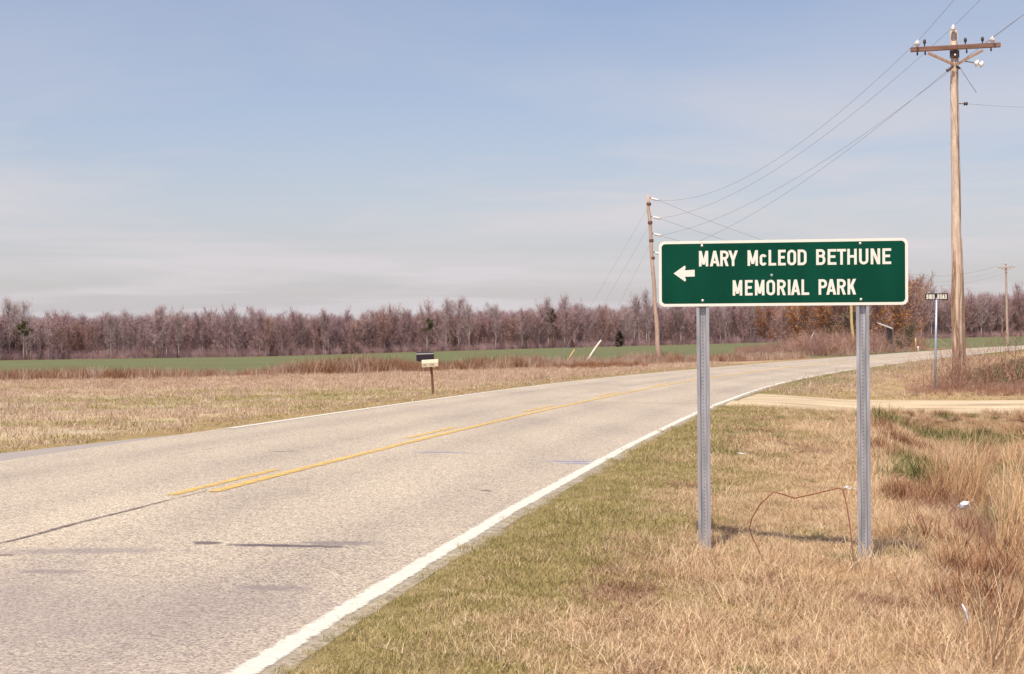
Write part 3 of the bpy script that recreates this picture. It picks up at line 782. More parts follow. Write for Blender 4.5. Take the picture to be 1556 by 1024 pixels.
# ------------------------------------------------------------------ trees
m_bark = plain('grey_bark', (.36, .29, .26), 0.9, 0, 0.25, 3, 0.3, (2, 2, .4))
m_bark_pale = plain('pale_bark', (.46, .38, .36), 0.9, 0, 0.2, 3, 0.3, (2, 2, .4))
m_bark_dark = plain('dark_bark', (.20, .15, .13), 0.9, 0, 0.25, 3, 0.3, (2, 2, .4))
t_mauve = grass_mat('mauve_twigs', [(0.1, (.25, .155, .17)), (0.5, (.40, .265, .28)), (0.9, (.55, .40, .405))], transl=0.0)  # haze over the far wood is put into the twig colours, lighter and purpler
t_brown = grass_mat('brown_twigs', [(0.1, (.22, .12, .115)), (0.5, (.37, .225, .205)), (0.9, (.50, .34, .305))], transl=0.0)
t_grey = grass_mat('grey_twigs', [(0.1, (.27, .19, .19)), (0.5, (.41, .30, .30)), (0.9, (.55, .44, .42))], transl=0.0)
t_red = grass_mat('red_buds', [(0.1, (.22, .07, .06)), (0.5, (.36, .13, .10)), (0.9, (.46, .22, .17))], transl=0.0)
t_orange = grass_mat('orange_leaves', [(0.1, (.28, .10, .03)), (0.5, (.46, .20, .055)), (0.9, (.58, .32, .11))])
t_tawny = grass_mat('tawny_leaves', [(0.1, (.26, .13, .06)), (0.5, (.40, .22, .10)), (0.9, (.52, .33, .18))])
t_pine = grass_mat('pine_needles', [(0.1, (.06, .065, .03)), (0.5, (.12, .12, .055)), (0.9, (.20, .18, .09))])
t_cedar = grass_mat('cedar_needles', [(0.1, (.03, .028, .018)), (0.5, (.055, .05, .03)), (0.9, (.09, .075, .045))])

def tree_meshes(name, seed, h, width, low, twig_mat, bark, n_limb=14, n_twig=700, leaf=None, n_leaf=0, leaf_size=0.22, tw=0.03, upright=0.7, trunk_r=None, shape='oval'):
    rng = np.random.default_rng(seed)
    tb = MB(); tr = trunk_r or h * 0.012
    pts = [Vector((0, 0, -0.4))]; x = y = 0.0
    for k in range(1, 8):
        x += rng.normal(0, h * .008); y += rng.normal(0, h * .008); pts.append(Vector((x, y, h * .93 * k / 7)))
    tb.tube(pts, [tr * 1.25] + [tr * (1 - .88 * k / 7) for k in range(1, 8)], 6)
    def axis(z):
        t = min(max(z / (h * .93), 0), 1) * 7; i = min(int(t), 6); return pts[i].lerp(pts[i + 1], t - i)
    def prof(t):
        if shape == 'cone': return (1 - t) ** .8
        if shape == 'top': return math.sin(math.pi * min(1, .25 + t * .75)) ** .6
        return max(.3, math.sin(math.pi * min(1, .14 + t * .78)) ** .6)
    limbs = []
    for i in range(n_limb):
        t = (i + rng.uniform(0, 1)) / n_limb; z0 = h * (low + (0.93 - low) * t)
        a = rng.uniform(0, 6.283); L = width * .5 * prof(t) * rng.uniform(.7, 1.15)
        p0 = axis(z0 * .93); up = L * upright * rng.uniform(.7, 1.5)
        p1 = p0 + Vector((math.cos(a) * L * .55, math.sin(a) * L * .55, up * .35)); p2 = p0 + Vector((math.cos(a) * L, math.sin(a) * L, up))
        tb.tube([p0, p1, p2], [tr * .42, tr * .26, tr * .08], 4, False); limbs.append((p0, p1, p2))
    trunk = mesh_from(name + '_trunk', tb.v, tb.f, bark, True)
    V, F = [], []
    for i in range(n_twig):
        if rng.uniform() < .78:
            q = limbs[rng.integers(0, len(limbs))]; t = rng.uniform(.12, 1)
            p = q[0].lerp(q[1], t * 2) if t < .5 else q[1].lerp(q[2], t * 2 - 1)
        else: p = axis(h * rng.uniform(max(low, .4), .93))
        d = Vector((rng.normal(0, .55), rng.normal(0, .55), rng.normal(.75, .45))).normalized()
        L = h * rng.uniform(.05, .13); w = Vector(rng.normal(0, 1, 3)).cross(d).normalized() * tw * .5
        b = len(V); m = p + d * L * .5 + Vector(rng.normal(0, L * .06, 3)); e = p + d * L
        V += [p - w, p + w, m + w * .7, m - w * .7, e]; F += [(b, b + 1, b + 2, b + 3), (b + 3, b + 2, b + 4)]
        for _ in range(2):
            d2 = (d + Vector(rng.normal(0, .5, 3))).normalized(); st = p.lerp(e, rng.uniform(.3, .9)); b = len(V)
            V += [st - w * .7, st + w * .7, st + d2 * L * .55]; F.append((b, b + 1, b + 2))
    for i in range(n_twig // 14):
        p = axis(h * rng.uniform(.78, .93)) + Vector((rng.normal(0, width * .17), rng.normal(0, width * .17), -h * rng.uniform(0, .12))); d = Vector((rng.normal(0, .22), rng.normal(0, .22), 1)).normalized()
        L = h * rng.uniform(.08, .2); w = Vector(rng.normal(0, 1, 3)).cross(d).normalized() * tw * .5; b = len(V)
        V += [p - w, p + w, p + d * L]; F.append((b, b + 1, b + 2))
    nt_ = len(F)
    for i in range(n_leaf):
        q = limbs[rng.integers(0, len(limbs))]; t = rng.uniform(.25, 1.08)
        p = q[0].lerp(q[2], t) + Vector(rng.normal(0, width * .055, 3))
        a = Vector(rng.normal(0, 1, 3)).normalized(); c = a.cross(Vector(rng.normal(0, 1, 3))).normalized(); s = leaf_size * rng.uniform(.5, 1.2) * .5
        b = len(V); V += [p - a * s, p + c * s * .6, p + a * s, p - c * s * .6]; F.append((b, b + 1, b + 2, b + 3))
    crown = mesh_from(name + '_crown', V, F, twig_mat)
    if leaf:
        crown.materials.append(leaf)
        crown.polygons.foreach_set('material_index', [0] * nt_ + [1] * (len(F) - nt_)); crown.update()
    return trunk, crown
def place_tree(name, meshes, loc, rz, sc, label, group=None, sz=None, cat='tree'):
    o = empty(name, loc, rz); o.scale = (sc, sc, sz or sc)
    for nm, me in (('trunk', meshes[0]), ('crown', meshes[1])):
        link(bpy.data.objects.new(nm, me), o)
    return tag(o, label, cat, group)

KINDS = []
for i in range(4): KINDS.append(('bare_tree', tree_meshes('bare_mauve%d' % i, 200 + i, 8.3, 3.8, .13, t_mauve, m_bark, 24, 1150, upright=1.3), 'slender bare mauve twigged tree in the far edge of the wood', 'mauve trees of the far wood'))
for i in range(3): KINDS.append(('bare_tree', tree_meshes('bare_grey%d' % i, 210 + i, 9.2, 2.5, .22, t_grey, m_bark_pale, 20, 700, upright=1.7), 'bare tree with pale trunk and thin grey crown in the far edge of the wood', 'pale trunked trees of the far wood'))
for i in range(3): KINDS.append(('bare_tree', tree_meshes('bare_brown%d' % i, 220 + i, 7.8, 4.2, .10, t_brown, m_bark_dark, 24, 1100, t_tawny, 160, .2, upright=1.1), 'brown crowned tree holding some dead leaves in the far edge of the wood', 'brown trees of the far wood'))
for i in range(2): KINDS.append(('bare_tree', tree_meshes('bare_red%d' % i, 230 + i, 7.8, 3.2, .15, t_mauve, m_bark, 22, 860, t_red, 420, .2, upright=1.2), 'tree flushed with red buds in the far edge of the wood', 'red budded trees of the far wood'))
for i in range(2): KINDS.append(('pine_tree', tree_meshes('pine%d' % i, 240 + i, 8.8, 3.0, .58, t_brown, m_bark, 12, 120, t_pine, 900, .34, shape='top', upright=.25), 'green topped pine among the bare trees of the far wood', 'pines of the far wood'))
W = np.array([9] * 4 + [8] * 3 + [7] * 3 + [2.2] * 2 + [.35] * 2, float); W /= W.sum()
def wood():
    rng = np.random.default_rng(33); n = 290
    xs = np.interp((np.arange(n) + rng.uniform(-.4, .4, n)) / n, [0, 1], [-106, 150])
    rng.shuffle(xs)
    back = np.where(np.arange(n) < n * .45, rng.uniform(0, 3, n), rng.uniform(3, 13, n))
    ys = np.interp(xs, TLX, TLY) + back; zs = gz(xs, ys)
    kk = rng.choice(len(KINDS), n, p=W)
    env = 0.76 + 0.46 * vnoise(xs, xs * 0, 7, 81, 3)
    for i in range(n):
        nm, me, lab, grp = KINDS[kk[i]]
        dist = np.interp(xs[i], [-100, -60, -42, -10, 3, 60, 110], [.88, .84, .82, .90, .93, 1.02, 1.15])
        sc = env[i] * dist * rng.uniform(.82, 1.12)
        place_tree(nm, me, (xs[i], ys[i], zs[i]), rng.uniform(0, 6.28), sc, lab, grp, sc * rng.uniform(.82, 1.16))
    # the depth of the wood behind its edge
    m = 4200
    X = rng.uniform(-135, 185, m); Y = np.interp(X, TLX, TLY) + rng.uniform(8, 90, m); Z = gz(X, Y)
    protos = []
    for k, (nm, me, _, _) in enumerate(KINDS[:12]):
        b = MB(); base = 0
        bm = bmesh.new(); bm.from_mesh(me[0]); bm.from_mesh(me[1]); mm = bpy.data.meshes.new('wood_kind'); bm.to_mesh(mm); bm.free()
        mm.materials.append(me[1].materials[0]); protos.append(bpy.data.objects.new('wood_kind%d' % k, mm))
    scatter('distant_wood', np.column_stack([X, Y, Z]), protos, rng.integers(0, 12, m), rng.uniform(.78, 1.12, m) * np.interp(X, [-100, -42, 3, 110], [.82, .76, .84, 1.06]),
            'deep mass of bare winter trees behind the edge of the far wood', 'wood', rng, 0.03)
    m = 3800
    X = rng.uniform(-115, 165, m); bk = rng.uniform(0, 1, m) ** 1.4 * 46 - 1; Y = np.interp(X, TLX, TLY) + bk; Z = gz(X, Y)
    scatter('wood_undergrowth', np.column_stack([X, Y, Z]), [twigs('under%d' % i, 26, .9, 1.2, 2.6, .035, t_brown if i == 1 else t_mauve, 300 + i, .35, 2) for i in range(3)], rng.integers(0, 3, m), rng.uniform(.35, .75, m) + np.clip(bk / 14, 0, 1) * .6,
            'low brown brush along the foot of the far wood', 'brush', rng)
wood()

# single trees that stand out from the wood
def lone(name, meshes, px, py, Y, hpx, h, label, cat='tree', group=None):
    g = on_ground(px, py, Y); sc = hpx / FOC * Y / h
    return place_tree(name, meshes, g, 0.7, sc, label, group, None, cat)
ced = tree_meshes('cedar', 250, 5, 3.2, .06, t_brown, m_bark_dark, 26, 120, t_cedar, 2200, .3, shape='cone', upright=.15)
lone('cedar_tree', ced, 941, 524, 262, 27, 5, 'dark conical cedar standing alone before the far wood, by the leaning pole')
pn = KINDS[-1][1]
lone('pine_tree', pn, 37, 545, 216, 68, 8.8, 'pine with yellow green top beside a round crowned bare tree')
lone('pine_tree', KINDS[-2][1], 648, 532, 246, 58, 8.8, 'olive green pine rising over the black mailbox')
lone('pine_tree', KINDS[-1][1], 1065, 522, 292, 56, 8.8, 'dull green pine behind the lettered green sign')
for px, hp in ((60, 66), (205, 62), (238, 66), (795, 62), (860, 60)):
    rt = tree_meshes('round%d' % px, 260 + px, 8, 5.2, .3, t_mauve, m_bark_dark, 20, 1300, upright=.6)
    lone('bare_tree', rt, px, 541, float(np.interp((px - 778) / FOC, [-.36, -.175, .01, .186], [217, 237, 267, 306])), hp, 8, 'dense round crowned bare tree at the edge of the far wood', 'tree', 'round crowned trees of the far wood')

# roadside thicket with orange leaves, across the bend
thick = [tree_meshes('orange%d' % i, 270 + i, 5.2, 3.6, .22, t_brown, m_bark, 18, 700, t_orange, 1700, .17) for i in range(3)]
thin = [tree_meshes('thicket_bare%d' % i, 280 + i, 5.6, 3.4, .18, t_brown, m_bark_pale, 20, 1300, upright=.9) for i in range(3)]
grn = tree_meshes('thicket_green', 290, 3.2, 3.0, .08, t_brown, m_bark, 18, 300, t_pine, 900, .2)
spots = [(1168, 150, 0, 62, 0), (1192, 142, 1, 66, 1), (1213, 138, 0, 78, 1), (1232, 134, 0, 82, 2), (1252, 130, 1, 84, 0), (1268, 128, 0, 88, 0), (1284, 134, 1, 86, 2), (1322, 132, 0, 90, 1), (1337, 140, 1, 104, 1), (1352, 140, 0, 98, 2), (1368, 146, 0, 96, 0), (1380, 152, 1, 100, 2), (1205, 160, 1, 70, 0), (1300, 150, 1, 92, 0), (1345, 160, 1, 112, 2), (1392, 175, 1, 100, 1)]
for px, Y, bare, hp, k in spots + [(p + 9, y + 5, 1 - b, h * .92, (k + 1) % 3) for p, y, b, h, k in spots[:12]]:
    me = (thin if bare else thick)[k]
    lone('thicket_tree', me, px, 536, Y, hp * 1.05, 5.6 if bare else 5.2,
         'small bare brown tree in the thicket beside the road bend' if bare else 'small tree with orange dead leaves in the thicket beside the road bend', 'tree',
         'bare trees of the roadside thicket' if bare else 'orange leaved trees of the roadside thicket')
lone('evergreen_bush', grn, 1375, 531, 120, 40, 3.2, 'dark green bush at the end of the orange thicket by the road', 'bush')
lone('evergreen_bush', grn, 1282, 536, 127, 62, 3.2, 'tall olive green bush in the thicket behind the post of the green sign', 'bush')
def thicket_floor():
    rng = np.random.default_rng(44); m = 2000
    px = rng.uniform(1120, 1396, m); Y = rng.uniform(108, 150, m)
    X = (px - 778) / FOC * Y; s, d, rz = road_coords(X, Y); ok = d < E_L - 2.2
    X, Y = X[ok], Y[ok]; Z = gz(X, Y)
    px = px[ok]; scl = rng.uniform(.4, 1.0, len(X)) * np.interp(px, [1120, 1180, 1230, 1390], [.4, .6, 1.2, 1.1])
    scatter('thicket_brush', np.column_stack([X, Y, Z]), [twigs('thicket_under%d' % i, 30, .9, 1.0, 2.4, .03, g_bush if i else t_brown, 320 + i, .5, 2) for i in range(3)] + PR('weedpale'), rng.integers(0, 6, len(X)), scl,
            'reddish brown brush and dead weeds under the orange thicket', 'brush', rng)
thicket_floor()

# ------------------------------------------------------------------ lettering: strokes of even width
def arc(cx, cy, rx, ry, a0, a1, n=8):
    return [(cx + rx * math.cos(math.radians(a0 + (a1 - a0) * k / n)), cy + ry * math.sin(math.radians(a0 + (a1 - a0) * k / n))) for k in range(n + 1)]
def buffer_path(pts, t, closed=False):
    P_ = []
    for p in pts:
        if not P_ or (Vector(p) - P_[-1]).length > 1e-4: P_.append(Vector(p))
    if closed and (P_[0] - P_[-1]).length < 1e-4: P_.pop()
    n = len(P_); Lf, Rt = [], []
    for i in range(n):
        a = P_[i - 1] if (i > 0 or closed) else None; c = P_[(i + 1) % n] if (i < n - 1 or closed) else None
        d1 = (P_[i] - a).normalized() if a is not None else None; d2 = (c - P_[i]).normalized() if c is not None else None
        d1 = d1 or d2; d2 = d2 or d1
        n1 = Vector((-d1.y, d1.x)); n2 = Vector((-d2.y, d2.x)); m = (n1 + n2).normalized(); k = t * .5 / max(.4, m.dot(n1))
        Lf.append(P_[i] + m * k); Rt.append(P_[i] - m * k)
    q = []
    for i in range(n if closed else n - 1):
        j = (i + 1) % n; q.append([Rt[i], Rt[j], Lf[j], Lf[i]])
    return q
def glyph(ch, w, t):
    """quads of a letter one unit high and w wide, stroke t"""
    h = t / 2; Q = []
    st = lambda pts, closed=False: Q.append(buffer_path(pts, t, closed))
    def slab(x0, y0, x1, y1, wx): Q.append([[Vector((x0 - wx / 2, y0)), Vector((x0 + wx / 2, y0)), Vector((x1 + wx / 2, y1)), Vector((x1 - wx / 2, y1))]])
    r = min(.24, w * .5 - h)
    def bowl(y0, y1, x1, rr): st([(t * .6, y1 - h)] + [(x1 - h - rr, y1 - h)] + arc(x1 - h - rr, y1 - h - rr, rr, rr, 90, 0, 6)[1:] + arc(x1 - h - rr, y0 + h + rr, rr, rr, 0, -90, 6) + [(t * .6, y0 + h)])
    if ch in 'MNHUBDEPRLKTIF' and ch not in 'TU': st([(h, 0), (h, 1)])
    if ch in 'MNH': st([(w - h, 0), (w - h, 1)])
    if ch == 'M': slab(w / 2, .12, t * .55, 1, t * 1.05); slab(w / 2, .12, w - t * .55, 1, t * 1.05)
    if ch == 'N': slab(w - t * .55, 0, t * .55, 1, t * 1.15)
    if ch == 'H': st([(t * .8, .52), (w - t * .8, .52)])
    if ch == 'E':
        st([(t * .8, 1 - h), (w, 1 - h)]); st([(t * .8, .52), (w * .88, .52)]); st([(t * .8, h), (w, h)])
    if ch == 'L': st([(t * .8, h), (w, h)])
    if ch == 'T': st([(0, 1 - h), (w, 1 - h)]); st([(w / 2, 0), (w / 2, 1 - t * .8)])
    if ch == 'A':
        slab(t * .52, 0, w / 2, 1, t * 1.1); slab(w - t * .52, 0, w / 2, 1, t * 1.1); st([(w * .24, .27), (w * .76, .27)])
    if ch == 'Y': st([(w / 2, 0), (w / 2, .45)]); slab(w / 2, .38, t * .55, 1, t * 1.1); slab(w / 2, .38, w - t * .55, 1, t * 1.1)
    if ch == 'K': slab(t * .95, .36, w - t * .6, 1, t * 1.2); slab(w - t * .58, 0, w * .47, .6, t * 1.15)
    if ch in 'PR': bowl(.42, 1, w, min(.2, r))
    if ch == 'R': slab(w - t * .55, 0, w * .55, .48, t * 1.1)
    if ch == 'B': bowl(.48, 1, w * .97, .17); bowl(0, .48 + t, w, .19)
    if ch == 'D': bowl(0, 1, w, r)
    if ch == 'O': st(arc(w - h - r, 1 - h - r, r, r, 0, 90, 7) + arc(h + r, 1 - h - r, r, r, 90, 180, 7) + arc(h + r, h + r, r, r, 180, 270, 7) + arc(w - h - r, h + r, r, r, 270, 360, 7), True)
    if ch == 'U': st([(h, 1)] + arc(h + r, h + r, r, r, 180, 270, 7) + arc(w - h - r, h + r, r, r, 270, 360, 7) + [(w - h, 1)])
    if ch == 'c':
        top = .74; rr = min(.22, w * .5 - h)
        st(arc(w - h - rr, top - h - rr, rr, rr, 15, 90, 5) + arc(h + rr, top - h - rr, rr, rr, 90, 180, 6) + arc(h + rr, h + rr, rr, rr, 180, 270, 6) + arc(w - h - rr, h + rr, rr, rr, 270, 345, 5))
    return Q
def letters(name, items, mat, parent, y, t=.162, dz=0.00006):
    """items: (char, x0, x1, z0, z1) in the sign's own plane; facing -y"""
    mb = MB(); k = 0
    for ch, x0, x1, z0, z1 in items:
        H = z1 - z0
        for group in glyph(ch, (x1 - x0) / H, t):
            yy = y - dz * (k % 5); k += 1
            for q in group:
                mb.add([(x0 + p.x * H, yy, z0 + p.y * H) for p in q], [(0, 1, 2, 3)])
    return mb.build(name, mat, parent)
def rrect(x0, z0, x1, z1, r, n=6):
    return arc(x1 - r, z1 - r, r, r, 0, 90, n) + arc(x0 + r, z1 - r, r, r, 90, 180, n) + arc(x0 + r, z0 + r, r, r, 180, 270, n) + arc(x1 - r, z0 + r, r, r, 270, 360, n)

# ------------------------------------------------------------------ the green guide sign
m_green = plain('green_sheeting', (.0014, .062, .037), 0.45, 0, 0.22, 3, 0.0, (1, 1, .4))
m_green.node_tree.nodes['Principled BSDF'].inputs['Specular IOR Level'].default_value = 0.12
m_white = plain('white_sheeting', (.84, .81, .73), 0.5, 0, 0.04, 12)
m_galv = plain('galvanised_steel', (.50, .50, .54), 0.48, 0.55, 0.26, 9, 0.15, (3, 3, .3))
m_alu = plain('aluminium', (.55, .55, .56), 0.4, 0.8, 0.08, 10)
m_bolt = plain('zinc_bolt', (.66, .65, .63), 0.35, 0.7, 0.1, 60)
m_hole = plain('hole_shadow', (.05, .045, .05), 0.9, 0, 0.05, 10)
def guide_sign():
    YAW = math.radians(-9.0); Y0 = 9.74
    pc = P(1188, 414.3, Y0)
    gl, gr = on_ground(1068, 835, 9.86), on_ground(1310, 850, 9.62)
    root = empty('guide_sign', (pc.x, pc.y, (gl.z + gr.z) / 2), YAW)
    tag(root, 'green guide sign with white lettering and left arrow on two steel posts', 'sign')
    zc = pc.z - root.location.z; Wd, Ht = 1.676, 0.452
    tilt = math.radians(0.22)
    pan = empty('panel_frame', (0, 0, 0))
    bpy.data.objects.remove(pan)
    K = Wd / 373.5
    def X(px): return (px - 1188.2) * K
    def Zt(off): return zc + Ht / 2 - off * K      # px below the top edge
    body = MB().prism(rrect(-Wd / 2, zc - Ht / 2, Wd / 2, zc + Ht / 2, .038), 0.0, 0.003, 'y')
    # a slight roll of the panel on its bolts
    def rolled(o):
        for v in o.data.vertices:
            x, z = v.co.x, v.co.z - zc
            v.co.x = x * math.cos(tilt) + z * math.sin(tilt); v.co.z = zc - x * math.sin(tilt) + z * math.cos(tilt)
        return o
    panel = rolled(body.build('panel', m_green, root, recalc=True))
    o1, i1 = rrect(-Wd / 2, zc - Ht / 2, Wd / 2, zc + Ht / 2, .038), rrect(-Wd / 2 + .0185, zc - Ht / 2 + .0185, Wd / 2 - .0185, zc + Ht / 2 - .0185, .026)
    n = len(o1); mb = MB()
    mb.add([(p[0], -.0006, p[1]) for p in o1] + [(p[0], -.0006, p[1]) for p in i1], [(i, i + n, (i + 1) % n + n, (i + 1) % n) for i in range(n)])
    rolled(mb.build('border', m_white, panel))
    back = MB().prism(rrect(-Wd / 2 + .002, zc - Ht / 2 + .002, Wd / 2 - .002, zc + Ht / 2 - .002, .037), 0.0031, 0.0042, 'y')
    rolled(back.build('backing', m_alu, panel, recalc=True))
    L1 = [('M', 1062.9, 1077.0), ('A', 1079.6, 1094.3), ('R', 1095.3, 1108), ('Y', 1107.6, 1122), ('M', 1136.7, 1152.4), ('c', 1155, 1165.5), ('L', 1168.4, 1179.8), ('E', 1182.7, 1194.1), ('O', 1196.6, 1209.7), ('D', 1212, 1225.3),
          ('B', 1239.6, 1253.3), ('E', 1256.7, 1269.7), ('T', 1270.6, 1284), ('H', 1285.8, 1299.8), ('U', 1303.2, 1316.9), ('N', 1320.3, 1334.2), ('E', 1337.6, 1350.4)]
    L2 = [('M', 1114, 1128.5), ('E', 1132.6, 1144.2), ('M', 1147.6, 1162), ('O', 1165, 1177.9), ('R', 1181, 1194), ('I', 1197.2, 1201.4), ('A', 1201.8, 1215.6), ('L', 1217.5, 1229), ('P', 1243, 1255.6), ('A', 1254.6, 1269.2), ('R', 1270.4, 1283.4), ('K', 1286, 1298.6)]
    for wd, b0, t0 in ((L1[:4], 39.2, 15.4), (L1[4:10], 39.2, 15.4), (L1[10:], 39.2, 15.4), (L2[:8], 84.6, 61.0), (L2[8:], 84.6, 61.0)):
        rolled(letters('lettering', [(c, X(a), X(b_), Zt(b0), Zt(t0)) for c, a, b_ in wd], m_white, panel, -.0008))
    ar = [(1024.0, 49.6), (1041.0, 37.6), (1042.6, 39.6), (1041.2, 45.0), (1056.2, 44.2), (1056.2, 54.6), (1041.2, 54.8), (1043.0, 60.2), (1041.4, 62.2)]
    mb = MB(); mb.add([(X(a), -.0009, Zt(c)) for a, c in ar], [(0, 8, 7, 6), (0, 6, 3), (0, 3, 2, 1), (3, 6, 5, 4)])
    rolled(mb.build('arrow', m_white, panel))
    for px, off in ((1067.6, 7.6), (1068.2, 92.0), (1305, 7.6), (1305.8, 92.4)):
        q = MB().lathe([(.0105, 0), (.0105, .0015), (.008, .004), (.0035, .006)], (X(px), -.0007, Zt(off)), 12, Euler((math.radians(90), 0, 0)))
        rolled(q.build('bolt', m_bolt, panel, True))
    # a stone's dent between the two lines: dished rim and a bare metal nick
    q = MB().lathe([(.010, -.0002), (.007, .0009), (.003, .0012)], (X(1173.0), -.0004, Zt(54.0)), 10, Euler((math.radians(90), 0, 0)))
    rolled(q.build('dent', m_bolt, panel, True))
    # posts: U channel steel, open towards the road
    sec = [(-.0435, 0), (-.0225, 0), (-.0175, .028), (.0175, .028), (.0225, 0), (.0435, 0), (.0435, .004), (.0262, .004), (.0212, .032), (-.0212, .032), (-.0262, .004), (-.0435, .004)]
    for px, g in ((1068, gl), (1308, gr)):
        x = X(px); zb = g.z - root.location.z - 0.35; zt = zc + Ht / 2 - .012
        post = MB().prism([(x + a, .0045 + b_) for a, b_ in sec], zb, zt, 'z').build('post', m_galv, root, recalc=True)
        hb = MB(); z = zb + .4
        while z < zc - Ht / 2 - .03:
            hb.add([(x + .0034 * math.cos(k * math.pi / 4), .0045 + .0274, z + .0034 * math.sin(k * math.pi / 4)) for k in range(8)], [tuple(range(8))[::-1]]); z += .0254
        tag(hb.build('punched_holes', m_hole, post), kind='stuff')
guide_sign()

# ------------------------------------------------------------------ poles and wires
def wood_mat(name, a, c, flake=0.0, along=(3, 3, .12)):
    m, nt, b, out = new_mat(name); N = NT(nt)
    co = N.coords()
    n1 = N.noise(6, 5, 0.65, N.mapping(co, along)); n2 = N.noise(3.0, 5, 0.7, N.mapping(co, (2.2, 2.2, .6)), 0.6)
    f = N.math('ADD', N.math('MULTIPLY', n1, 1 - flake), N.math('MULTIPLY', n2, flake))
    nt.links.new(N.ramp(f, [(0.3, a), (0.5, tuple((p + q) / 2 for p, q in zip(a, c))), (0.65, c)]), b.inputs['Base Color'])
    setp(b, Roughness=0.85); nt.links.new(N.bump(f, 0.6, 0.03), b.inputs['Normal'])
    return m
m_pole = wood_mat('weathered_pole', (.36, .245, .185), (.80, .655, .53), .55)
m_pole_far = wood_mat('pale_pole', (.30, .19, .15), (.62, .48, .38), .5)
m_arm = wood_mat('crossarm_timber', (.12, .055, .04), (.33, .19, .14), .2, (.15, 3, 3))
m_brace = wood_mat('brace_timber', (.24, .13, .09), (.46, .31, .21), .2)
m_porc = plain('white_porcelain', (.80, .76, .74), 0.25, 0, 0.05, 20)
m_iron = plain('dark_iron', (.10, .075, .075), 0.6, 0.5, 0.2, 20)
m_wire = plain('weathered_wire', (.34, .34, .38), 0.6, 0.3, 0.1, 5)
m_band = plain('rusty_band', (.20, .08, .05), 0.8, 0.2, 0.2, 20)
INS = [(.028, 0), (.028, .05), (.075, .06), (.085, .085), (.05, .10), (.075, .12), (.06, .15), (.035, .175), (.045, .19), (.02, .21)]
PIN = [(.02, -.04), (.02, .07), (.05, .08), (.05, .16), (.035, .19), (.02, .20)]
def shaft_part(root, top, r0, r1, mat, sides=14, wob=0.012, seed=1):
    rng = np.random.default_rng(seed); n = 14; pts, rad = [], []
    for k in range(n + 1):
        t = k / n; z = -1.2 + (top.z + 1.2) * t
        pts.append(Vector((top.x * t + rng.normal(0, wob) * (0 < k < n), top.y * t + rng.normal(0, wob) * (0 < k < n), z))); rad.append(r0 + (r1 - r0) * t)
    return MB().tube(pts, rad, sides).build('shaft', mat, root, True)
